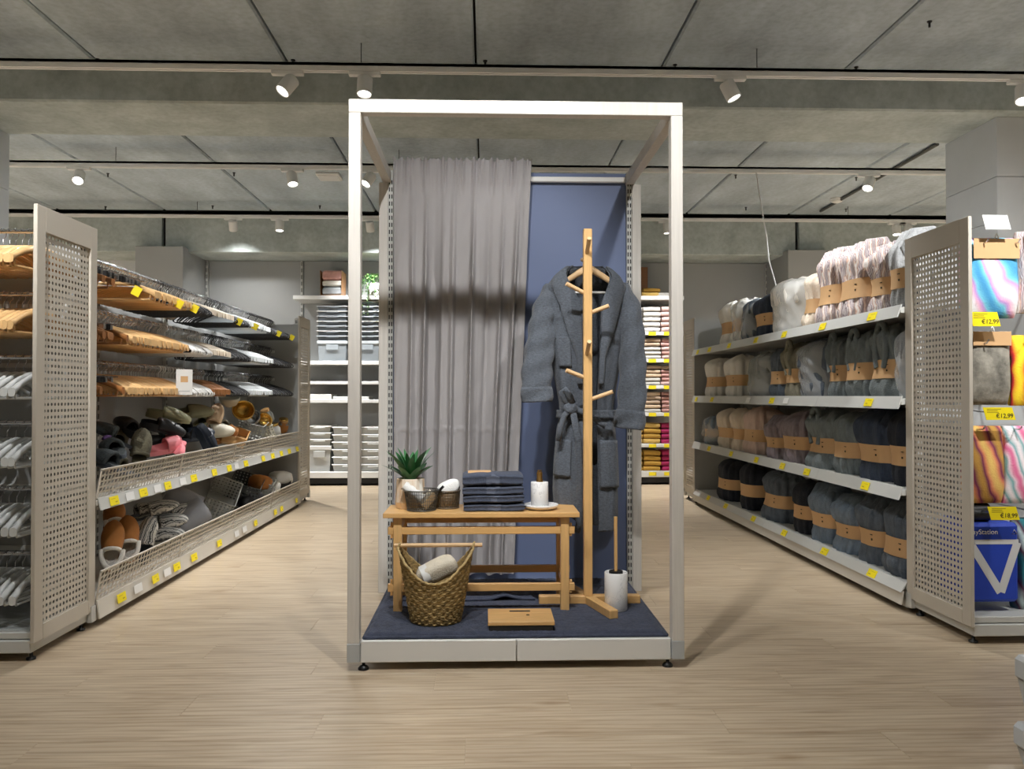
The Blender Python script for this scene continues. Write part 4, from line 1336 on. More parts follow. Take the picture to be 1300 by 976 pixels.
# ================================================================== SLIPPERS AND OTHER GOODS IN THE BINS
def sole_outline(L_, W, n=26):
    pts = []
    for k in range(n):
        t = 2 * PI * k / n
        y = math.cos(t); x = math.sin(t)
        wq = .92 + .16 * y - .14 * math.exp(-((y + .1) / .35) ** 2)
        pts.append((x * W / 2 * wq, y * L_ / 2))
    return pts
def slipper(kind, cols, L_=.26, W=.098):
    """returns list of (name, MB, material) in local space: toe at +y, sole at z=0"""
    so = sole_outline(L_, W)
    out = []
    hs = {'clog': .028, 'slide': .030, 'plush': .016, 'sherpa': .020, 'felt': .012}[kind]
    m = MB().prism(so, 'z', 0, hs)
    out.append(('sole', m, cols['sole']))
    ins = [(x * .94, y * .96) for x, y in so]
    out.append(('insole', MB().prism(ins, 'z', hs, hs + .003), cols.get('insole', cols['sole'])))
    full = kind == 'sherpa'
    ys0 = {'clog': -.25, 'slide': .02, 'plush': -.12, 'sherpa': -.25, 'felt': -.1}[kind]
    ys1 = {'slide': .62}.get(kind, .995)
    hmax = {'clog': .062, 'slide': .055, 'plush': .060, 'sherpa': .085, 'felt': .055}[kind]
    def up(u, v):
        y = ys0 + (ys1 - ys0) * v
        wq = (.92 + .16 * y - .14 * math.exp(-((y + .1) / .35) ** 2)) * math.sqrt(max(0, 1 - y * y)) * W / 2 * 1.05 + .001
        hq = hmax * (1 - max(0, v if kind != 'slide' else 0) ** 2.2 * .8)
        a = PI * u
        return (math.cos(a) * wq, y * L_ / 2, hs * .6 + hq * math.sin(a) ** .7)
    out.append(('upper', MB().grid(up, 17, 12), cols['upper']))
    if kind in ('sherpa', 'plush', 'clog'):
        out.append(('trim', MB().tube([up(k / 16, 0.0) for k in range(17)], .011 if kind != 'clog' else .006, 7), cols.get('trim', cols['upper'])))
    if kind == 'sherpa' or kind == 'clog':
        def heel(u, v):
            a = PI + PI * u
            y = -.25 + .75 * math.sin(a) * 1.0
            return (math.cos(a) * W / 2 * .98, (-.25 + .73 * math.sin(a)) * L_ / 2, hs * .5 + v * (.055 if kind == 'sherpa' else .035))
        out.append(('heel', MB().grid(heel, 17, 4), cols['upper']))
        if kind == 'sherpa':
            out.append(('heel_trim', MB().tube([heel(k / 16, 1) for k in range(17)], .012, 7), cols['trim']))
    if kind == 'clog':
        m = MB()
        for i in range(3):
            for j in range(2):
                q = up(.3 + .2 * i, .35 + .25 * j)
                m.lathe([(.005, -.004), (.005, .0035)], 7, M=Matrix.Translation(q))
        o_ = ('vent_holes', m, M['black']); out.append(o_)
    return out
def place_rot(rx, ry, rz): return Matrix.Rotation(rz, 4, 'Z') @ Matrix.Rotation(ry, 4, 'Y') @ Matrix.Rotation(rx, 4, 'X')
def put_slipper(kind, cols, px, py, X, rot, label, cat='slipper', L_=.26, W=.098, group=None):
    t = thing('slipper' if kind not in ('clog', 'slide') else kind + '_shoe', label, cat, tuple(at_x(px, py, X)), 0, group)
    t.rotation_euler = place_rot(*rot).to_euler()
    for nm, m, mt in slipper(kind, cols, L_, W):
        p_ = m.build(nm, mt, t)
        if nm == 'upper':
            md = p_.modifiers.new('thick', 'SOLIDIFY'); md.thickness = .007
        if nm == 'vent_holes': p_['kind'] = 'stuff'
    return t
c_tan = mat('tan_suede', (166, 108, 52), .85, var=.12, vscale=20)
c_white_f = mat('white_sherpa', (232, 228, 220), .95, bump=1, bscale=110)
c_sage = mat('sage_rubber', (156, 156, 126), .55)
c_blackr = mat('black_rubber', (26, 27, 30), .5)
c_pink = mat('pink_rubber', (226, 130, 138), .5)
c_navyr = mat('navy_rubber', (36, 46, 62), .5)
c_charp = mat('charcoal_plush', (66, 72, 74), .95, var=.3, vscale=40, bump=1, bscale=120)
c_olive = mat('olive_plush', (78, 74, 58), .95, var=.3, vscale=40, bump=1, bscale=120)
c_greyf = mat('grey_felt', (150, 152, 158), .9, var=.05, vscale=20)
c_dgrey = mat('dark_grey_rubber', (70, 76, 84), .7)
c_cream = mat('cream_rubber', (214, 208, 190), .6)
c_beige = mat('beige_knit', (212, 184, 152), .9, bump=.8, bscale=90)
c_purple = mat('purple_satin', (112, 78, 140), .5)
knit = stripes('black_white_knit', [(25, 28, 36), (205, 205, 200), (25, 28, 36), (215, 212, 205)], (0, 0, 0), 16)
S1, S2 = .575, .13    # shelf tops
def Xp(f): return LX - .04 - f   # distance behind the bin front
# upper bin, starting at the perforated end panel
ch = dict(sole=c_dgrey, insole=c_charp, upper=c_charp, trim=c_charp)
put_slipper('plush', ch, 138, 590, Xp(.10), (.35, .2, 1.2), 'charcoal plush slipper lying lowest beside the end panel')
put_slipper('plush', ch, 146, 574, Xp(.12), (.2, -.35, .7), 'charcoal plush slipper with a purple bow beside the end panel')
MB().grid(blob(.022, .016, .013, 2.2, 4, .2), 14, 8, wrap=True, M=Matrix.Translation((0, .07, .066))).build('bow', c_purple, bpy.context.scene.objects[-1] if False else [o for o in bpy.data.objects if o.get('label', '').startswith('charcoal plush slipper with a purple')][0])
put_slipper('plush', ch, 136, 556, Xp(.20), (.5, .1, 1.9), 'charcoal plush slipper highest in the pile by the end panel')
ol = dict(sole=c_dgrey, insole=c_olive, upper=c_olive, trim=c_olive)
put_slipper('plush', ol, 178, 575, Xp(.07), (1.25, .1, .35), 'olive plush slipper standing on its heel against the bin front')
put_slipper('plush', ol, 160, 598, Xp(.07), (.25, .4, 1.5), 'olive plush slipper half sunk behind the bin front')
bl = dict(sole=c_blackr, upper=c_blackr)
put_slipper('clog', bl, 162, 548, Xp(.26), (.4, 0, .9), 'black rubber clog at the back of the charcoal slippers')
put_slipper('clog', bl, 205, 548, Xp(.16), (-.25, .25, -1.1), 'black rubber clog under the sage clog')
put_slipper('clog', bl, 192, 570, Xp(.20), (.3, -.4, -.6), 'black rubber clog behind the pink sandal')
pk = dict(sole=c_pink, upper=c_pink)
put_slipper('slide', pk, 229, 568, Xp(.05), (.45, -.8, .25), 'pink rubber sandal tipped on its side against the bin front', 'sandal')
put_slipper('slide', pk, 209, 572, Xp(.12), (.2, .5, -.7), 'pink rubber sandal lying behind the tipped one', 'sandal')
sg = dict(sole=c_sage, upper=c_sage)
put_slipper('clog', sg, 213, 533, Xp(.18), (-.2, .15, -1.25), 'sage rubber clog lying on top of the black clogs')
put_slipper('clog', sg, 246, 528, Xp(.22), (.1, .35, -1.0), 'sage rubber clog on top of the navy shoes')
put_slipper('clog', sg, 262, 540, Xp(.28), (.3, .1, -.3), 'sage rubber clog against the back panel')
cr = dict(sole=c_cream, upper=c_cream)
put_slipper('clog', cr, 274, 552, Xp(.10), (.1, .5, -.9), 'cream rubber clog beside the navy shoe')
nv = dict(sole=c_navyr, upper=c_navyr, insole=c_blackr)
put_slipper('clog', nv, 259, 562, Xp(.07), (-1.0, 0, -.5), 'navy rubber clog standing heel up behind the bin front')
be = dict(sole=c_beige, insole=c_beige, upper=c_beige, trim=c_beige)
put_slipper('plush', be, 272, 535, Xp(.12), (1.1, .2, .2), 'beige ribbed slipper standing upright in the bin')
# wooden trays, perforated baskets, tins
def open_box(w, d, h, t, mt, name, label, cat, loc, rot, perf=False):
    root = thing(name, label, cat, loc); root.rotation_euler = place_rot(*rot).to_euler()
    MB().box(-w / 2, w / 2, -d / 2, d / 2, 0, t).build('bottom', mt, root)
    for ax, (a, b) in enumerate((((-w / 2, -w / 2 + t), (-d / 2, d / 2)), ((w / 2 - t, w / 2), (-d / 2, d / 2)), ((-w / 2, w / 2), (-d / 2, -d / 2 + t)), ((-w / 2, w / 2), (d / 2 - t, d / 2)))):
        if perf and ax < 2:
            pm = perforated(-d / 2, d / 2, 0, h, .026, .026, .015, .015, 8)
            pm.build('side', mt, root, ((a[0] + a[1]) / 2, 0, 0))
        elif perf:
            pm = perforated(-w / 2, w / 2, 0, h, .026, .026, .015, .015, 8)
            q = pm.build('side', mt, root, (0, (b[0] + b[1]) / 2, 0)); q.rotation_euler = (0, 0, PI / 2)
        else:
            MB().box(a[0], a[1], b[0], b[1], t, h, bev=.001).build('side', mt, root)
    if perf:
        MB().tube([(-w / 2, -d / 2, h), (w / 2, -d / 2, h), (w / 2, d / 2, h), (-w / 2, d / 2, h)], .004, 6, closed=True).build('rim', mt, root)
    return root
c_lwood = mat('light_wood', (196, 152, 96), .5, var=.12, vscale=12, stretch=(.4, 4, 4))
c_pgrey = mat('grey_perforated_plastic', (158, 160, 156), .5)
c_gold = mat('gold_metal', (206, 164, 84), .25, metal=.9)
c_glass = mat('smoky_glass', (190, 190, 186), .08, alpha=.45)
open_box(.12, .36, .07, .008, c_lwood, 'wooden_tray', 'wooden tray lying across the perforated grey basket', 'tray', tuple(at_x(302, 560, Xp(.12))), (.15, .35, .25))
open_box(.10, .30, .05, .007, c_lwood, 'wooden_tray', 'flat wooden tray sunk behind the bin front', 'tray', tuple(at_x(293, 563, Xp(.07))), (-.1, .15, .3))
open_box(.20, .30, .12, .004, c_pgrey, 'perforated_basket', 'grey perforated basket under the gold tins', 'basket', tuple(at_x(318, 553, Xp(.16))), (.1, .25, .15), True)
open_box(.16, .24, .12, .004, c_cream, 'perforated_basket', 'cream perforated basket beside the gold bowl', 'basket', tuple(at_x(338, 556, Xp(.10))), (.2, -.35, .4), True)
def bowl(px, py, X, r, mt, rot, label, name='bowl', cat='bowl'):
    t = thing(name, label, cat, tuple(at_x(px, py, X))); t.rotation_euler = place_rot(*rot).to_euler()
    MB().lathe([(.3 * r, 0), (.75 * r, .2 * r), (r, .75 * r), (1.02 * r, r), (.97 * r, r), (.9 * r, .75 * r), (.68 * r, .26 * r), (.001, .1 * r)], 22).build('shell', mt, t)
    MB().lathe([(.34 * r, -.06 * r), (.32 * r, .03 * r)], 18).build('foot_ring', mt, t)
bowl(308, 527, Xp(.16), .085, c_gold, (.9, .5, 0), 'shiny gold bowl lying on the grey perforated basket')
bowl(323, 535, Xp(.14), .075, M['chrome'], (1.0, -.3, 0), 'silver bowl leaning beside the gold bowl')
bowl(333, 536, Xp(.10), .06, c_gold, (.6, .9, 0), 'small gold bowl behind the bin front')
bowl(290, 515, Xp(.24), .08, c_cream, (.3, .2, 0), 'cream bowl high at the back of the bin')
for k, (px, py, sz, mt, lb) in enumerate(((342, 528, .055, c_glass, 'smoky glass jar with a wide neck beside the gold bowls'), (350, 545, .05, M['white_plastic'], 'white glossy jar near the far end of the bin'),
                                       (358, 540, .05, c_tan, 'tan ceramic jar near the far end of the bin'), (366, 538, .055, c_glass, 'clear glass jar wrapped in film near the far end'), (373, 541, .045, M['white_plastic'], 'white ribbed jar closest to the far end panel'))):
    t = thing('jar', lb, 'jar', tuple(at_x(px, py + 8, Xp(.12)))); t.rotation_euler = (random.uniform(-.5, .5), random.uniform(-.5, .5), 0)
    MB().lathe([(.7 * sz, 0), (sz, .3 * sz), (sz, 1.4 * sz), (.7 * sz, 1.8 * sz), (.7 * sz, 2.0 * sz)], 16).build('body', mt, t)
    MB().lathe([(.75 * sz, 2.0 * sz), (.75 * sz, 2.3 * sz), (.6 * sz, 2.35 * sz)], 16).build('lid', c_gold if k % 2 else c_lwood, t)

for k, (kd_, cc, px, py, f, rot, lb) in enumerate((('clog', bl, 176, 560, .30, (.3, .3, 1.4), 'black rubber clog against the back panel of the upper bin'), ('plush', ol, 150, 560, .30, (.6, .2, .4), 'olive plush slipper against the back panel by the end panel'),
        ('clog', bl, 236, 545, .22, (.5, -.3, .4), 'black rubber clog between the sage clogs'), ('clog', nv, 246, 556, .16, (.2, .6, -.9), 'navy rubber clog lying behind the standing navy clog'), ('plush', ch, 218, 560, .26, (.4, .1, 1.0), 'charcoal plush slipper behind the pink sandals'),
        ('clog', cr, 283, 545, .26, (.2, -.3, .8), 'cream rubber clog against the back panel'), ('slide', dict(sole=c_tan, upper=c_tan), 284, 556, .12, (.4, .5, -.4), 'tan sandal beside the wooden tray'))):
    put_slipper(kd_, cc, px, py, Xp(f), rot, lb)
# lower bin
sh = dict(sole=c_tan, insole=c_white_f, upper=c_tan, trim=c_white_f)
put_slipper('sherpa', sh, 146, 694, Xp(.06), (1.15, .1, .45), 'tan slipper with white sherpa trim standing by the end panel', L_=.25)
put_slipper('sherpa', sh, 164, 686, Xp(.08), (1.1, -.1, .35), 'tan slipper with white sherpa trim beside the dark sole', L_=.25)
put_slipper('sherpa', sh, 143, 664, Xp(.20), (.9, .2, .6), 'tan slipper with white sherpa trim behind the standing pair', L_=.25)
fg = dict(sole=c_dgrey, insole=c_dgrey, upper=knit, trim=knit)
put_slipper('plush', fg, 188, 692, Xp(.06), (1.25, .0, -.2), 'black and white knit slipper showing its dark sole')
kn = dict(sole=c_dgrey, insole=knit, upper=knit, trim=knit)
for k, (px, py, f, rot, lb) in enumerate(((198, 652, .14, (.3, .2, -1.1), 'highest on the pile'), (210, 668, .10, (.2, .4, -1.0), 'in the middle of the pile'), (180, 655, .22, (.1, -.2, -.8), 'at the back of the bin'),
                                          (216, 684, .06, (.15, .2, -1.3), 'lowest behind the bin front'), (222, 657, .2, (.4, .1, -.5), 'beside the grey felt slipper'))):
    put_slipper('plush', kn, px, py, Xp(f), rot, 'black and white striped knit slipper ' + lb)
# big grey curled felt baskets
def curl(px, py, X, rot, label, mt, r=.10, L_=.2):
    t = thing('felt_basket', label, 'basket', tuple(at_x(px, py, X))); t.rotation_euler = place_rot(*rot).to_euler()
    o_ = MB().grid(lambda u, v: ((v - .5) * L_, r * math.cos(.3 + u * 4.4), r * .8 * math.sin(.3 + u * 4.4) + r), 30, 6).build('felt_sheet', mt, t)
    md = o_.modifiers.new('thick', 'SOLIDIFY'); md.thickness = .006
    MB().lathe([(.012, -.002), (.012, .002)], 12, M=Matrix.Translation((L_ * .3, r * math.cos(.6), r + .8 * r * math.sin(.6) + .004)), cap=True).build('rivet', M['chrome'], t)
curl(252, 672, Xp(.09), (.1, -.5, .6), 'pale grey curled felt basket standing above the bin front', c_greyf, .105, .20)
curl(222, 655, Xp(.28), (.3, .5, .2), 'grey felt sheet basket leaning at the back of the bin', c_greyf, .11, .22)
open_box(.2, .30, .16, .004, c_pgrey, 'perforated_basket', 'grey perforated basket tipped beside the felt basket', 'basket', tuple(at_x(283, 660, Xp(.13))), (.5, .4, .3), True)
c_blk_perf = mat('dark_perforated_plastic', (74, 78, 80), .5)
open_box(.24, .34, .18, .004, c_blk_perf, 'perforated_basket', 'dark perforated basket at the back of the lower bin', 'basket', tuple(at_x(307, 642, Xp(.20))), (.2, .3, .2), True)
open_box(.20, .30, .16, .004, c_pgrey, 'perforated_basket', 'light grey perforated basket full of packs', 'basket', tuple(at_x(330, 632, Xp(.14))), (.1, .2, .15), True)
for k, (px, py, mt, lb) in enumerate(((318, 646, M['black'], 'black bagged pack behind the lower bin front'), (336, 622, M['film'], 'clear wrapped white pack on the light grey basket'), (345, 618, c_white_f, 'white fluffy pack in the far part of the lower bin'),
                                      (355, 606, M['white_plastic'], 'white glossy pack high at the far end'), (362, 613, M['black'], 'black pack between white packs at the far end'), (368, 605, c_white_f, 'white fluffy pack beside the far upright'), (374, 610, M['white_plastic'], 'white pack lowest by the far end panel'), (330, 612, c_tan, 'brown pack behind the perforated baskets'))):
    o = MB().grid(blob(.075, .10, .06, 3.0, k + 20, .06), 22, 12, wrap=True).build('wrapped_pack', mt)
    o.location = at_x(px, py, Xp(.10)); o.rotation_euler = (random.uniform(-.4, .4), random.uniform(-.4, .4), random.uniform(-1, 1))
    tag(o, lb, 'pack')

# keep the goods behind the bin fronts and off the back panel
bpy.context.view_layer.update()
for o in [q for q in bpy.data.objects if q.parent is None and q.get('category') in ('slipper', 'sandal', 'tray', 'basket', 'bowl', 'jar', 'pack') and q.location.x < -1.6 and 3.6 < q.location.y < 7.9]:
    xs_ = []; ys_ = []
    for c in [o] + list(o.children_recursive):
        if c.type == 'MESH':
            for v_ in c.data.vertices:
                w_ = c.matrix_world @ v_.co; xs_.append(w_.x); ys_.append(w_.y)
    if max(xs_) > LX - .03: o.location.x -= max(xs_) - (LX - .03)
    if min(ys_) < LY0 + .01: o.location.y += LY0 + .01 - min(ys_)
    if max(ys_) > LY1 - .01: o.location.y -= max(ys_) - (LY1 - .01)
    zs_ = [(c.matrix_world @ v_.co).z for c in [o] + list(o.children_recursive) if c.type == 'MESH' for v_ in c.data.vertices]
    zf = .572 if sum(zs_) / len(zs_) > .56 else .127
    if min(zs_) < zf: o.location.z += zf - min(zs_)
    elif zf < .2 and max(zs_) > .54: o.location.z -= min(max(zs_) - .54, min(zs_) - zf)
    dx = max(0, max(xs_) - (LX - .03))
    if min(xs_) - dx < LXB + .015: o.location.x += LXB + .015 - (min(xs_) - dx)

# ================================================================== ROBE BUNDLES
def fabric(name, col, var=.16, col2=None): return mat(name, col, .95, var=var, vscale=34, stretch=(1, 1, .5), bump=1.0, bscale=120, col2=col2, rand=.05)
FB = {'white': fabric('white_fleece', (232, 229, 222), .05), 'cream': fabric('cream_fleece', (222, 208, 190), .07), 'pinkish': fabric('blush_fleece', (206, 182, 170), .10),
      'mauve': fabric('mauve_fleece', (146, 134, 140), .18), 'grey': fabric('mid_grey_fleece', (132, 135, 134), .18), 'greygreen': fabric('grey_green_fleece', (112, 120, 122), .2),
      'charcoal': fabric('charcoal_fleece', (88, 97, 108), .25), 'navy': fabric('navy_fleece', (54, 63, 79), .25), 'black': fabric('black_fleece', (34, 38, 47), .25),
      'bluegrey': fabric('blue_grey_fleece', (112, 126, 142), .2), 'olive': fabric('olive_grey_fleece', (128, 124, 108), .18), 'lightgrey': fabric('light_grey_fleece', (160, 164, 168), .12),
      'striped': stripes('striped_fleece', [(196, 186, 186), (120, 100, 112), (226, 218, 214), (150, 128, 136), (214, 180, 160), (232, 226, 222)], (0, 0, .3), 9),
      'sherpa': fabric('grey_sherpa', (150, 152, 154), .3, (196, 198, 200))}
def bundle_mb(w, d, h, band_at, band_h, seed, pleats=True, hood=0.0, bag=False, cinch=.13):
    rr = random.Random(seed); ph = [rr.uniform(0, 6.28) for _ in range(8)]
    npl = rr.randint(9, 13)
    def rad(th, z):
        f = z / h
        cin = 1 - cinch * math.exp(-((f - band_at) / (band_h * .8)) ** 2)
        top = 1.0 if f < .78 else math.sqrt(max(0.02, 1 - ((f - .78) / .225) ** 2))
        bot = .90 + .10 * min(1, f / .12)
        bulge = 1 + .06 * math.sin(f * PI * 2 + ph[0])
        inb = abs(f - band_at) < band_h / 2
        pl = 0 if not pleats else (.062 * math.sin(npl * th + ph[1] + 1.2 * math.sin(3 * f + ph[2])) + .025 * math.sin((npl * 2 + 1) * th + ph[3]) + .03 * math.sin(2 * th + 7 * f + ph[4]))
        return cin * top * bot * bulge * (1 + (pl * (.15 if inb else 1.0)))
    def fn(u, v, k=1.0, off=0.0):
        th = u * 2 * PI; z = h * v
        r = rad(th, min(z, h * .999)) * k
        sp = lambda x: math.copysign(abs(x) ** .72, x)
        lean = .02 * math.sin(ph[5]) * v
        zz = z + (hood * .5 * math.sin(th * 2 + ph[6]) * (v ** 3) * .3)
        return (d / 2 * r * sp(math.cos(th)) + (off * math.cos(th)), w / 2 * r * sp(math.sin(th)) + off * math.sin(th) + lean, zz)
    return fn
BCOUNT = {}
def bundle(px0, px1, top_py, shelf_i, kind, order, band=True, bag=False, loop=False, hood=False, d=.30, seed=0, band_at=.40, extra=''):
    X = RX + .055
    ya = at_x(px1, 600, X).y; yb = min(RY1 - .07, at_x(px0, 600, X).y)
    zt = at_x((px0 + px1) / 2, top_py, X + .08).z
    z0 = RZ[shelf_i] + .001
    w = min(.42, max(.16, yb - ya)); ya = yb - w; h = zt - z0
    lo = BCOUNT.get(shelf_i, RY0 + .02)
    if ya < lo: ya = lo; yb = max(yb, ya + .14); w = yb - ya
    BCOUNT[shelf_i] = yb + .004
    cname = {'pinkish': 'blush', 'greygreen': 'grey-green', 'bluegrey': 'blue-grey', 'lightgrey': 'light grey', 'olive': 'olive grey', 'striped': 'mauve striped', 'sherpa': 'mottled grey sherpa'}.get(kind, kind)
    sh_n = ('top shelf', 'second shelf down', 'third shelf down', 'base shelf')[shelf_i]
    ordn = ('next to the perforated end panel', 'second from the end panel', 'third from the end panel', 'fourth from the end panel', 'fifth from the end panel', 'sixth from the end panel', 'seventh from the end panel', 'eighth from the end panel', 'ninth from the end panel', 'tenth from the end panel')[order]
    lb = '%s robe bundle %s, %s, %s' % (cname, 'in clear film' if bag else ('with kraft band' if band else 'unbanded'), sh_n, ordn)
    t = thing('robe_bundle', lb, 'robe bundle', (X + d / 2, (ya + yb) / 2, z0), 0, 'robe bundles on the ' + sh_n)
    bh = .30
    fn = bundle_mb(w, d, h, band_at, bh, seed + 100 * shelf_i, hood=.1, cinch=.13 if band else 0.0)
    m = MB().grid(fn, 72, 30, wrap=True)
    m.add([fn(i / 72, 1.0) for i in range(72)], [tuple(range(72))])
    m.build('folded_robe', FB[kind], t)
    if hood:   # loose folds flopping over the top
        m = MB()
        rr = random.Random(seed)
        for k in range(4):
            yk = (k - 1.5) * w * .2
            m.tube([(-d * .30, yk + rr.uniform(-.01, .01), h * .62), (-d * .34, yk, h * .80), (-d * .18, yk + rr.uniform(-.02, .02), h * .97), (d * .1, yk, h * 1.0), (d * .3, yk, h * .8)], [.018, .03, .034, .032, .02], 8)
        m.build('loose_folds', FB[kind], t)
    if loop:
        for s in (-1, 1):
            MB().tube([(-d * .44, s * w * .12 + .02 * s * math.sin(k / 10 * PI), h * (.42 + .5 * k / 10)) for k in range(11)], .016, 8).build('belt_loop', FB[kind], t)
        MB().tube([(-d * .42, w * .14 * math.cos(k / 12 * PI), h * .9 + .05 * math.sin(k / 12 * PI)) for k in range(13)], .016, 8).build('belt_loop', FB[kind], t)
    if band:
        def bf(u, v):
            z = band_at + (v - .5) * bh * .86
            p = fn(u, z)
            th = u * 2 * PI
            q = Vector((p[0], p[1], 0)); q = q + q.normalized() * .005
            return (q.x, q.y, h * z)
        b_ = MB().grid(bf, 40, 4, wrap=True).build('paper_band', M['kraft'], t)
        if px1 - px0 > 20:
            pr_ = MB()
            p = bf(.56, .72); q = bf(.56, .42)
            for (pp_, hh, ww_) in ((p, .004, .011), (q, .010, .005)):
                pr_.box(pp_[0] - .003, pp_[0] + .0004, pp_[1] - ww_, pp_[1] + ww_, pp_[2] - hh / 2, pp_[2] + hh / 2)
            pr_.build('band_print', M['print'], b_)
    if bag:
        bb = bundle_mb(w, d, h, band_at, bh, seed + 5, pleats=False, cinch=0.0)
        m = MB().grid(lambda u, v: tuple(Vector(bb(u, v, 1.06)) + Vector((.007 * math.sin(44 * u + 9 * v) * math.sin(13 * v), .007 * math.sin(38 * u + 14 * v), 0))), 64, 30, wrap=True)
        m.build('film_bag', M['film'], t)
    return t
row1 = [(1124, 1147, 303, 'sherpa', 1, 0, 1), (1095, 1133, 318, 'striped', 1, 0, 1), (1057, 1096, 317, 'striped', 1, 0, 1), (1030, 1057, 326, 'striped', 1, 0, 1), (1017, 1033, 352, 'cream', 1, 0, 0),
        (975, 1020, 356, 'white', 0, 1, 0), (952, 978, 376, 'navy', 1, 0, 0), (940, 956, 384, 'charcoal', 0, 1, 0), (926, 944, 383, 'white', 1, 1, 0), (909, 928, 388, 'white', 1, 0, 0)]
row2 = [(1134, 1150, 418, 'lightgrey', 0, 1, 0), (1097, 1138, 416, 'greygreen', 1, 0, 2), (1065, 1100, 424, 'greygreen', 1, 0, 2), (1043, 1067, 430, 'greygreen', 1, 0, 2), (1008, 1044, 434, 'charcoal', 0, 1, 0),
        (990, 1010, 438, 'olive', 1, 0, 2), (972, 994, 444, 'charcoal', 1, 0, 0), (946, 974, 450, 'grey', 0, 1, 0), (915, 950, 452, 'white', 1, 0, 0), (891, 918, 457, 'white', 1, 0, 0)]
row3 = [(1121, 1150, 520, 'black', 1, 0, 0), (1078, 1124, 523, 'navy', 1, 0, 1), (1050, 1082, 524, 'greygreen', 1, 0, 0), (1015, 1052, 520, 'greygreen', 1, 0, 2), (985, 1018, 523, 'mauve', 1, 0, 0),
        (966, 988, 530, 'mauve', 1, 0, 1), (938, 968, 517, 'pinkish', 1, 0, 0), (924, 942, 519, 'cream', 1, 0, 0), (906, 926, 519, 'cream', 1, 0, 0), (885, 908, 526, 'bluegrey', 1, 1, 0)]
row4 = [(1111, 1150, 637, 'charcoal', 1, 0, 1), (1079, 1116, 630, 'charcoal', 1, 0, 1), (1048, 1082, 629, 'bluegrey', 1, 0, 1), (1020, 1052, 615, 'bluegrey', 1, 0, 1), (1000, 1024, 607, 'black', 1, 0, 0),
        (961, 1001, 597, 'charcoal', 1, 0, 0), (934, 950, 584, 'black', 1, 0, 0), (906, 936, 583, 'black', 1, 0, 0)]
for i, rw in enumerate((row1, row2, row3, row4)):
    for j, (a, b, tp, kd, bd, bg, lp) in enumerate(rw):
        bundle(a, b, tp, i, kd, j, band=bool(bd), bag=bool(bg), loop=(lp == 2), hood=(lp == 1), seed=j * 7 + i, d=.28 if i < 3 else .26, band_at=.40 if i != 3 else .42)

# ================================================================== END UNIT GOODS (right)
ey = 3.42   # front plane of the hanging goods
def hooks(z, xs):
    for x in xs:
        MB().tube([(x, 3.82, z), (x, 3.40, z), (x, 3.385, z + .012)], .0035, 6).build('display_hook', M['chrome'], ER)
M['fleece_pastel'] = stripes('pastel_fleece', [(70, 150, 200), (120, 200, 222), (196, 150, 214), (240, 190, 214), (236, 236, 240)], (.4, .2, .7), 2.2)
def pack(px0, py0, px1, py1, mt, label, Y=ey, depth=.09, card=None, name='hanging_pack', cat='pack', seed=1, header=None):
    a, b = at_y(px0, py1, Y), at_y(px1, py0, Y)
    w, h = b.x - a.x, b.z - a.z
    t = thing(name, label, cat, ((a.x + b.x) / 2, Y, a.z))
    def fn(u, v):
        th = u * 2 * PI
        sp = lambda x: math.copysign(abs(x) ** .45, x)
        e = min(v, 1 - v) * 2
        k = .35 + .65 * min(1, e * 2.4) ** .5
        return (w / 2 * sp(math.cos(th)) * (.97 + .03 * k), (depth / 2) * (1 + sp(math.sin(th)) * k * (1 + .08 * math.sin(9 * v + 5 * u))), h * v)
    m = MB().grid(fn, 40, 24, wrap=True)
    m.add([fn(i / 40, 0) for i in range(40)], [tuple(range(39, -1, -1))]); m.add([fn(i / 40, 1) for i in range(40)], [tuple(range(40))])
    m.build('folded_blanket', mt, t)
    if header:
        f0, f1, mh = header
        MB().box(-w / 2 * .9, w / 2 * .9, -.004, -.001, h * f0, h * f1, bev=.001).build('header_card', mh, t)
        MB().tube([(-.008 + .016 * k / 8, -.003, h * f1 + .02 * math.sin(k / 8 * PI)) for k in range(9)], .003, 6).build('hang_loop', M['white_plastic'], t)
    return t
hooks(1.70, (2.14, 2.28, 2.48, 2.7))
hooks(1.27, (2.14, 2.32, 2.5)); hooks(.90, (2.12, 2.28, 2.5)); hooks(.55, (2.14, 2.34, 2.6))
pale = mat('white_satin', (236, 236, 238), .5)
p_ = pack(1233, 300, 1297, 402, M['fleece_pastel'], 'pastel blue and lilac fleece blanket hung by a kraft card', header=(.72, .97, M['kraft']), depth=.12)
pack(1299, 292, 1345, 396, FB['striped'], 'beige and blue patterned fleece pack with kraft header', header=(.70, .98, M['kraft']), depth=.10)
dino = mat('mottled_grey_print', (132, 128, 118), .9, var=.55, vscale=16, bump=.6, bscale=60)
pack(1233, 420, 1286, 514, dino, 'mottled grey printed fleece pack below the pastel blanket', header=(.80, .99, M['kraft']), depth=.10)
t_ = pack(1288, 425, 1340, 515, stripes('yellow_red_print', [(244, 206, 24), (30, 24, 22), (214, 52, 44), (248, 214, 40)], (0, 0, .9), 3.0), 'yellow, red and black printed towel pack', depth=.08)
pack(1233, 541, 1278, 640, stripes('plum_gold_print', [(196, 150, 70), (120, 38, 84), (226, 140, 100), (236, 196, 110)], (.5, .3, .2), 2.4), 'plum, gold and peach printed fleece pack', header=None, depth=.10)
pack(1279, 541, 1330, 640, stripes('pink_teal_print', [(232, 120, 164), (244, 214, 226), (120, 176, 180), (244, 236, 240)], (.2, .3, .5), 3.2), 'pink and teal striped pack in clear film', depth=.08)
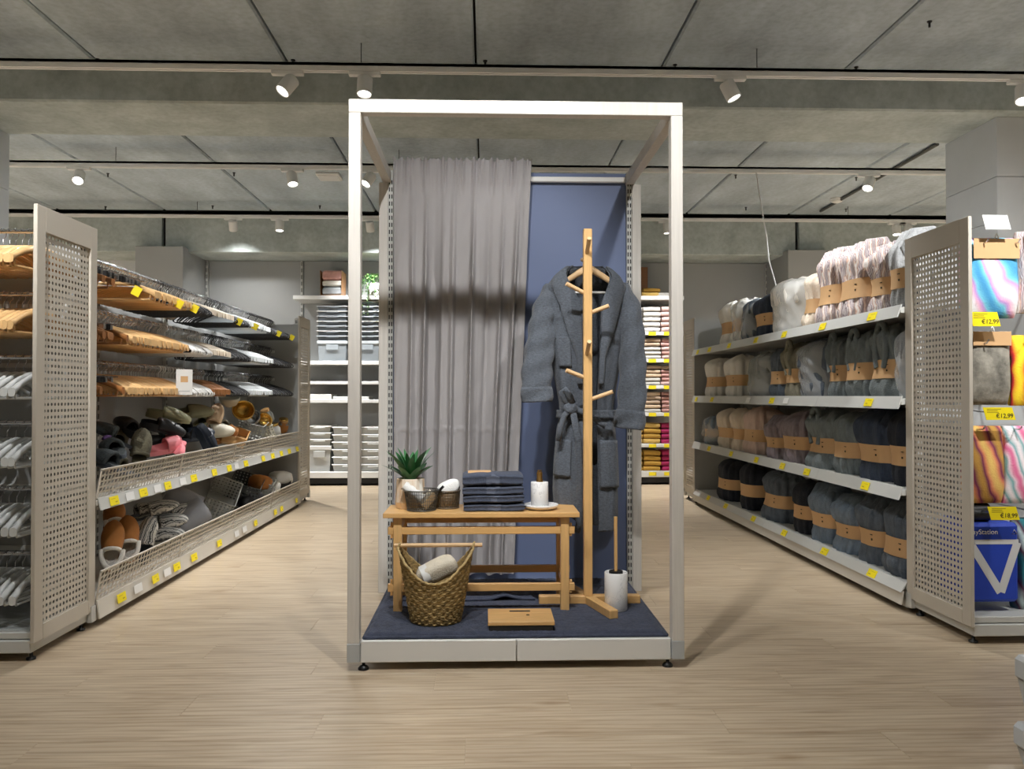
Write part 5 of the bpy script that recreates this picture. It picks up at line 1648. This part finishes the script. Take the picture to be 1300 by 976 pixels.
# insulated blue bag with white V
a, b = at_y(1229, 765, ey), at_y(1294, 664, ey)
BG = thing('blue_bag', 'bright blue box bag printed with a large white V', 'bag', ((a.x + b.x) / 2, ey, max(a.z, .119)))
w, h = (b.x - a.x) / 2, b.z - max(a.z, .119)
c_blue = mat('royal_blue_cloth', (24, 62, 176), .6, var=.05, vscale=12)
MB().box(-w, w, 0, .24, 0, h, bev=.014).build('body', c_blue, BG)
silver = mat('silver_print', (206, 208, 210), .45)
def bar2(p, q, t, nm='printed_stripe', zo=0.0):
    p = Vector((p[0], p[1])); q = Vector((q[0], q[1])); d_ = (q - p).normalized(); n = Vector((-d_.y, d_.x)) * t
    MB().prism([tuple(p + n), tuple(p - n), tuple(q - n), tuple(q + n)], 'y', -.0012 - zo, .0005).build(nm, silver, BG)
bar2((-w * .98, h * .765), (w * .96, h * .765), .010)
bar2((-w * .92, h * .76), (w * .25, h * .13), .017)
bar2((w * .92, h * .76), (w * .27, h * .13), .017, zo=.0004)
o = obj_from('lettering', text_mesh('PlayStation', .030, pale), BG, (-w * .42, -.002, h * .89)); o.rotation_euler = (PI / 2, 0, 0)
o = MB().tube([(w * .80 + .012 * math.cos(k / 3 * 2 * PI + PI / 2), -.0015, h * .885 + .012 * math.sin(k / 3 * 2 * PI + PI / 2)) for k in range(3)], .002, 4, closed=True).build('triangle_mark', pale, BG)
MB().tube([(-.06 + .12 * k / 10, .12, h + .035 * math.sin(k / 10 * PI)) for k in range(11)], .009, 8).build('carry_handle', M['black'], BG)
# dark packs behind the tags
for (x0, y0, x1, y1, mt, lb) in ((1232, 640, 1262, 664, M['black'], 'black boxed pack peeking over the blue bag'), (1297, 660, 1345, 780, stripes('teal_plum', [(40, 120, 130), (90, 40, 70), (200, 220, 220)], (0, .4, .2), 3), 'teal and plum bag standing beside the blue bag')):
    pack(x0, y0, x1, y1, mt, lb, Y=ey + .02, depth=.12)
# yellow price plates with prices
def plate(px0, py0, px1, py1, price, mt=None, lab=True):
    a, b = at_y(px0, py1, ey - .055), at_y(px1, py0, ey - .055)
    w, h = (b.x - a.x), (b.z - a.z)
    o = MB().prism([(-w / 2 + .008, -h / 2), (w / 2 + .008, -h / 2), (w / 2 - .008, h / 2), (-w / 2 - .008, h / 2)], 'y', -.001, .001).build('price_plate', mt or M['tag'], ER, ((a.x + b.x) / 2, ey - .055, (a.z + b.z) / 2))
    MB().tube([(0, .001, 0), (0, .4, .02)], .003, 5).build('plate_arm', M['chrome'], o)
    if lab:
        q = obj_from('price_lettering', text_mesh(price, .026, M['print']), o, (w * .18, -.0018, -h * .18)); q.rotation_euler = (PI / 2, 0, 0)
        for k, ww in enumerate((.06, .045, .05)):
            MB().box(-w * .42, -w * .42 + ww, -.0016, -.001, h * (.33 - .13 * k), h * (.38 - .13 * k)).build('print_line', M['tagline'], o)
M['tagline'] = mat('faint_print', (168, 150, 30), .7)
plate(1233, 396, 1268, 414, '€12,99'); plate(1250, 517, 1287, 533, '€12,99'); plate(1256, 643, 1292, 660, '€18,99')
plate(1249, 273, 1281, 291, '', M['tag_white'], False)

# ================================================================== BACK SHELVING
BYF, BYB = 9.46, 9.96
def POS(k, n): return 'topmost' if k == n - 1 else ('lowest', 'second lowest', 'third from below', 'fourth from below', 'fifth from below', 'sixth from below', 'seventh from below')[k]
BS = thing('shelving_bay', 'grey back shelving with plastic boxes, towels and plants', 'shelf unit', (0, 0, 0))
xs = [-3.38 + 1.142 * k for k in range(7)]
for k in range(6):
    MB().box(xs[k] + .02, xs[k + 1] - .02, BYB - .02, BYB - .005, .1, 2.68).build('back_panel', M['panel'], BS)
    MB().box(xs[k], xs[k + 1], BYF + .03, BYB - .02, .02, .09).build('plinth', M['slot_dark'], BS)
    MB().box(xs[k] + .001, xs[k + 1] - .001, BYF, BYB - .02, .09, .16, bev=.003).build('base_shelf', M['white_metal'], BS)
for x in xs:
    slotted_upright('upright', x, BYB - .03, .02, 2.68, BS, pitch=.08)
def bshelf(k0, k1, py, th=.045, depth=None):
    z = at_y(440, py, BYF).z
    for k in range(k0, k1):
        yf = BYF if depth is None else BYB - depth
        MB().box(xs[k] + .002, xs[k + 1] - .002, yf, BYB - .02, z - th, z, bev=.003).build('shelf', M['white_metal'], BS)
    return z
zt = bshelf(1, 3, 375); bshelf(1, 3, 458); bshelf(1, 3, 484, .035); bshelf(1, 3, 507, .04)
ztr = bshelf(4, 5, 374)
tz = [bshelf(4, 5, py, .04) for py in (420, 455, 489, 524, 564)]
for z in tz + [.15]:
    price_tags_y = [1.45, 1.92, 2.10, 2.22]
    for x in price_tags_y:
        o = obj_from('price_tag', tag_me, BS, (x + .03, BYF - .006, z - .022)); o.rotation_euler = (0, 0, PI / 2)
# clear boxes with lids
lid_m = mat('clear_lid', (200, 206, 210), .3, alpha=.8)
tub_m = mat('clear_tub', (178, 186, 192), .25, alpha=.55)
dark_m = mat('dark_grey_tub', (92, 98, 104), .35, alpha=.85)  # darker, less see-through grey for the shallow tubs
def storage_box(x, y, z, w, d, h, body, lid, label, group):
    t = thing('storage_box', label, 'storage box', (x, y, z), 0, group)
    m = MB(); i = .012
    vs = [(-w / 2 + i, -d / 2 + i, 0), (w / 2 - i, -d / 2 + i, 0), (w / 2 - i, d / 2 - i, 0), (-w / 2 + i, d / 2 - i, 0), (-w / 2, -d / 2, h * .86), (w / 2, -d / 2, h * .86), (w / 2, d / 2, h * .86), (-w / 2, d / 2, h * .86)]
    m.add(vs, [(3, 2, 1, 0), (0, 1, 5, 4), (1, 2, 6, 5), (2, 3, 7, 6), (3, 0, 4, 7)])
    m.build('tub', body, t)
    MB().box(-w / 2 - .012, w / 2 + .012, -d / 2 - .012, d / 2 + .012, h * .84, h, bev=.006).build('lid', lid, t)
    MB().box(-.07, .07, -d / 2 - .014, -d / 2 - .002, h * .55, h * .80, bev=.004).build('handle_grip', body, t)
zsh = at_y(440, 458, BYF).z
for j, pxc in enumerate((423, 467)):
    xc = at_y(pxc, 430, BYF + .1).x
    z = zsh
    storage_box(xc, BYF + .22, z, .33, .36, .235, tub_m, lid_m, 'tall clear tub lowest in the box stack beside the %s' % ('black hangers' if j == 0 else 'trailing plant'), 'clear boxes on the back shelf')
    z += .237
    for k in range(7 if j == 0 else 8):
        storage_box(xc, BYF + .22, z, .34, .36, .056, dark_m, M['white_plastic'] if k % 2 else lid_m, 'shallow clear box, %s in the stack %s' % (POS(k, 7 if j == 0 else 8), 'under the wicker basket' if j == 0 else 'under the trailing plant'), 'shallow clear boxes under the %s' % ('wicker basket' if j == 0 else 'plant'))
        z += .058
# bottom stacks
wh_tub = mat('milky_tub', (206, 208, 206), .35, alpha=.8)
for (pxc, n, h, w, nm) in ((405, 4, .135, .26, 'tall'), (442, 6, .085, .36, 'low'), (474, 6, .085, .30, 'far')):
    xc = at_y(pxc, 590, BYF + .05).x
    z = .16
    for k in range(n):
        hh = h if nm != 'tall' else (.30 if k == 0 else .075)
        storage_box(xc, BYF + .24, z, w, .36, hh, wh_tub, M['white_plastic'], 'milky plastic box, %s in the %s stack on the bottom shelf' % (POS(k, n), {'tall': 'narrow', 'low': 'wide', 'far': 'half hidden'}[nm]), 'milky boxes, %s stack' % nm)
        z += hh + .002
# white trays on the lower thin shelf
z5 = at_y(440, 507, BYF).z
for px, w, h in ((405, .28, .06), (445, .42, .035)):
    xc = at_y(px, 500, BYF).x
    t = thing('white_tray', 'shallow white tray on the back shelf, %s' % ('deeper of two' if h > .05 else 'flatter of two'), 'tray', (xc, BYF + .2, z5))
    MB().box(-w / 2, w / 2, -.17, .17, 0, .008).build('bottom', M['white_plastic'], t)
    for q in ((-w / 2, -w / 2 + .006, -.17, .17), (w / 2 - .006, w / 2, -.17, .17), (-w / 2, w / 2, -.17, -.164), (-w / 2, w / 2, .164, .17)):
        MB().box(*q, .008, h, bev=.002).build('side', M['white_plastic'], t)
# wicker basket with blankets on top shelf
a = at_y(421, 372, BYF + .1)
WB = thing('wicker_basket', 'square tan wicker basket on the top back shelf', 'basket', (a.x, BYF + .2, zt))
wick = mat('wicker', (176, 132, 92), .85, var=.3, vscale=60, bump=1, bscale=160)
for s in (-1, 1):
    MB().grid(lambda u, v, s=s: (s * (.12 + .006 * v) + .003 * math.sin(40 * u) * math.sin(60 * v), -.15 + .3 * u, .30 * v), 40, 30).build('woven_side', wick, WB)
MB().box(-.12, .12, .14, .15, 0, .26).build('woven_back', wick, WB)
MB().box(-.12, .12, -.15, .15, 0, .01).build('bottom', wick, WB)
for k, (mt, lb, zz, hh) in enumerate(((FB['lightgrey'], 'folded light grey blanket lowest in the wicker basket', .012, .10), (FB['white'], 'folded white blanket in the middle of the wicker basket', .115, .07), (fabric('rose_fleece', (206, 158, 152), .15), 'folded rose blanket on top in the wicker basket', .188, .12))):
    o = towel_mesh(.22, .26, hh, [mt], False, k).build('folded_blanket', mt); o.location = (a.x + .01, BYF + .19, zt + zz)
    tag(o, lb, 'blanket')
# trailing plant
a = at_y(474, 372, BYF + .05)
TP = thing('trailing_plant', 'trailing green plant in a white pot on the top back shelf', 'potted plant', (a.x, BYF + .08, zt))
MB().lathe([(.05, 0), (.065, .01), (.075, .15), (.07, .15), (.06, .02)], 18).build('pot', M['white_plastic'], TP)
lm = mat('ivy_green', (112, 150, 84), .55, var=.3, vscale=14, rand=.2)
rr = random.Random(3); m = MB(); ms = MB()
for s in range(16):
    ang = rr.uniform(0, 2 * PI); pts = []
    ln = rr.uniform(.15, .52) if math.sin(ang) < .3 else rr.uniform(.1, .2)
    for k in range(9):
        f = k / 8
        pts.append(Vector((.02 * math.cos(ang) + .13 * f ** .6 * math.cos(ang) + .01 * math.sin(k), -.02 + .12 * math.sin(ang) * f ** .6 - .03 * f, .15 + .13 * math.sin(min(1, f * 2.2) * PI * .6) - ln * f ** 1.5)))
    ms.tube(pts, .0022, 4)
    for k in range(1, 9):
        for j in range(3):
            c = pts[k] + Vector((rr.uniform(-.02, .02), rr.uniform(-.02, .02), rr.uniform(-.02, .02)))
            q = Matrix.Translation(c) @ Matrix.Rotation(rr.uniform(0, 6), 4, 'Z') @ Matrix.Rotation(rr.uniform(-.9, .9), 4, 'X')
            m.add([(0, 0, 0), (.012, .014, .002), (0, .034, -.003), (-.012, .014, .002)], [(0, 1, 2, 3)], True, q)
q = m.build('leaves', lm, TP); q['kind'] = 'stuff'
ms.build('stems', leafm, TP)['kind'] = 'stuff'
# towels on the right back shelves: stacks of individual folded towels
def tw(col, nm): return mat(nm, col, .95, var=.08, vscale=40, bump=.7, bscale=160, rand=.05)
TWC = {'white': tw((196, 192, 186), 'tw_white'), 'blush': tw((192, 160, 154), 'tw_blush'), 'sand': tw((196, 172, 146), 'tw_sand'), 'taupe': tw((170, 148, 128), 'tw_taupe'), 'rose': tw((182, 138, 132), 'tw_rose'),
       'mustard': tw((178, 138, 58), 'tw_mustard'), 'magenta': tw((160, 36, 88), 'tw_magenta'), 'gold': tw((198, 164, 92), 'tw_gold')}
TWM = {k: towel_mesh(.20, .30, .050, [v], False, i, 16).mesh('folded_towel', [v]) for i, (k, v) in enumerate(TWC.items())}
lv = [.16] + sorted(tz)
plan = [(0, ['mustard'] * 4, ['magenta'] * 4), (1, ['gold', 'mustard', 'mustard', 'gold'], ['magenta'] * 4), (2, ['white', 'sand', 'taupe', 'taupe', 'sand'], ['rose'] * 5),
        (3, ['white', 'white', 'sand', 'sand', 'taupe'], ['blush', 'rose', 'rose', 'rose', 'taupe']), (4, ['white', 'white', 'white', 'taupe', 'taupe'], ['blush', 'rose', 'blush', 'rose', 'rose']), (5, ['white'] * 5, ['blush'] * 5)]
names = ('bottom shelf', 'shelf above the bottom one', 'third towel shelf up', 'fourth towel shelf up', 'fifth towel shelf up', 'topmost towel shelf')
for i, c1, c2 in plan:
    gap_z = (sorted(tz + [ztr])[i] - lv[i] - .05) if i < 6 else .3
    for s, (pxc, cc) in enumerate(((828, c1), (851, c2), (805, c1), (782, c2), (759, c1))):
        xc = at_y(pxc, 500, BYF + .02).x
        hh = min(.06, gap_z * .9 / len(cc))
        for k, c in enumerate(cc):
            o = obj_from('folded_towel', TWM[c], None, (xc + random.uniform(-.006, .006), BYF + .175, lv[i] + k * hh))
            o.scale = (1, 1, hh / .050)
            tag(o, 'folded %s towel, %s of its stack on the %s' % (c, POS(k, len(cc)), names[i]), 'towel', '%s towels on the %s' % (c, names[i]))
# things on the top right shelf
xb_ = at_y(820, 370, BYF + .2).x
o = MB().box(-.06, .06, -.012, .012, 0, .40, bev=.003).build('wooden_board', M['h_dark']); o.location = (xb_, BYB - .1, ztr); o.rotation_euler = (.0, 0, 0)
tag(o, 'brown wooden board leaning at the back of the top shelf', 'board')
for k, (c, px) in enumerate((('gold', 826), ('mustard', 828), ('white', 845))):
    o = obj_from('folded_towel', TWM[c], None, (at_y(px, 370, BYF + .02).x, BYF + .18, ztr + (.052 if k == 1 else 0)))
    tag(o, 'folded %s towel lying on the top right back shelf' % c, 'towel')

# ================================================================== GREY BINS (near corner)
def rim_bin(px, pyt, pyb, Y, label, h_floor=True, w=.40, d=.30):
    a = at_y(px, pyt, Y + d); b = at_y(px, pyb, Y + d)      # its back corner shows in the picture
    t = thing('plastic_crate', label, 'crate', (a.x + w / 2, Y + d / 2, 0))
    zt_, zb = a.z, b.z
    gm = M['crate']
    MB().box(-w / 2, w / 2, -d / 2, d / 2, zb, zt_, bev=.012).build('lid', gm, t)
    i = .010
    m = MB()
    vs = [(-w / 2 + .035, -d / 2 + .035, 0), (w / 2 - .035, -d / 2 + .035, 0), (w / 2 - .035, d / 2 - .035, 0), (-w / 2 + .035, d / 2 - .035, 0), (-w / 2 + i, -d / 2 + i, zb), (w / 2 - i, -d / 2 + i, zb), (w / 2 - i, d / 2 - i, zb), (-w / 2 + i, d / 2 - i, zb)]
    m.add(vs, [(3, 2, 1, 0), (0, 1, 5, 4), (1, 2, 6, 5), (2, 3, 7, 6), (3, 0, 4, 7)])
    m.build('tub', gm, t)
M['crate'] = mat('pale_grey_plastic', (196, 200, 204), .5)
rim_bin(1283, 913, 945, 1.85, 'larger pale grey lidded crate, farther from the blanket end unit')
rim_bin(1285, 829, 860, 2.22, 'smaller pale grey lidded crate, closer to the blanket end unit', w=.36, d=.26)
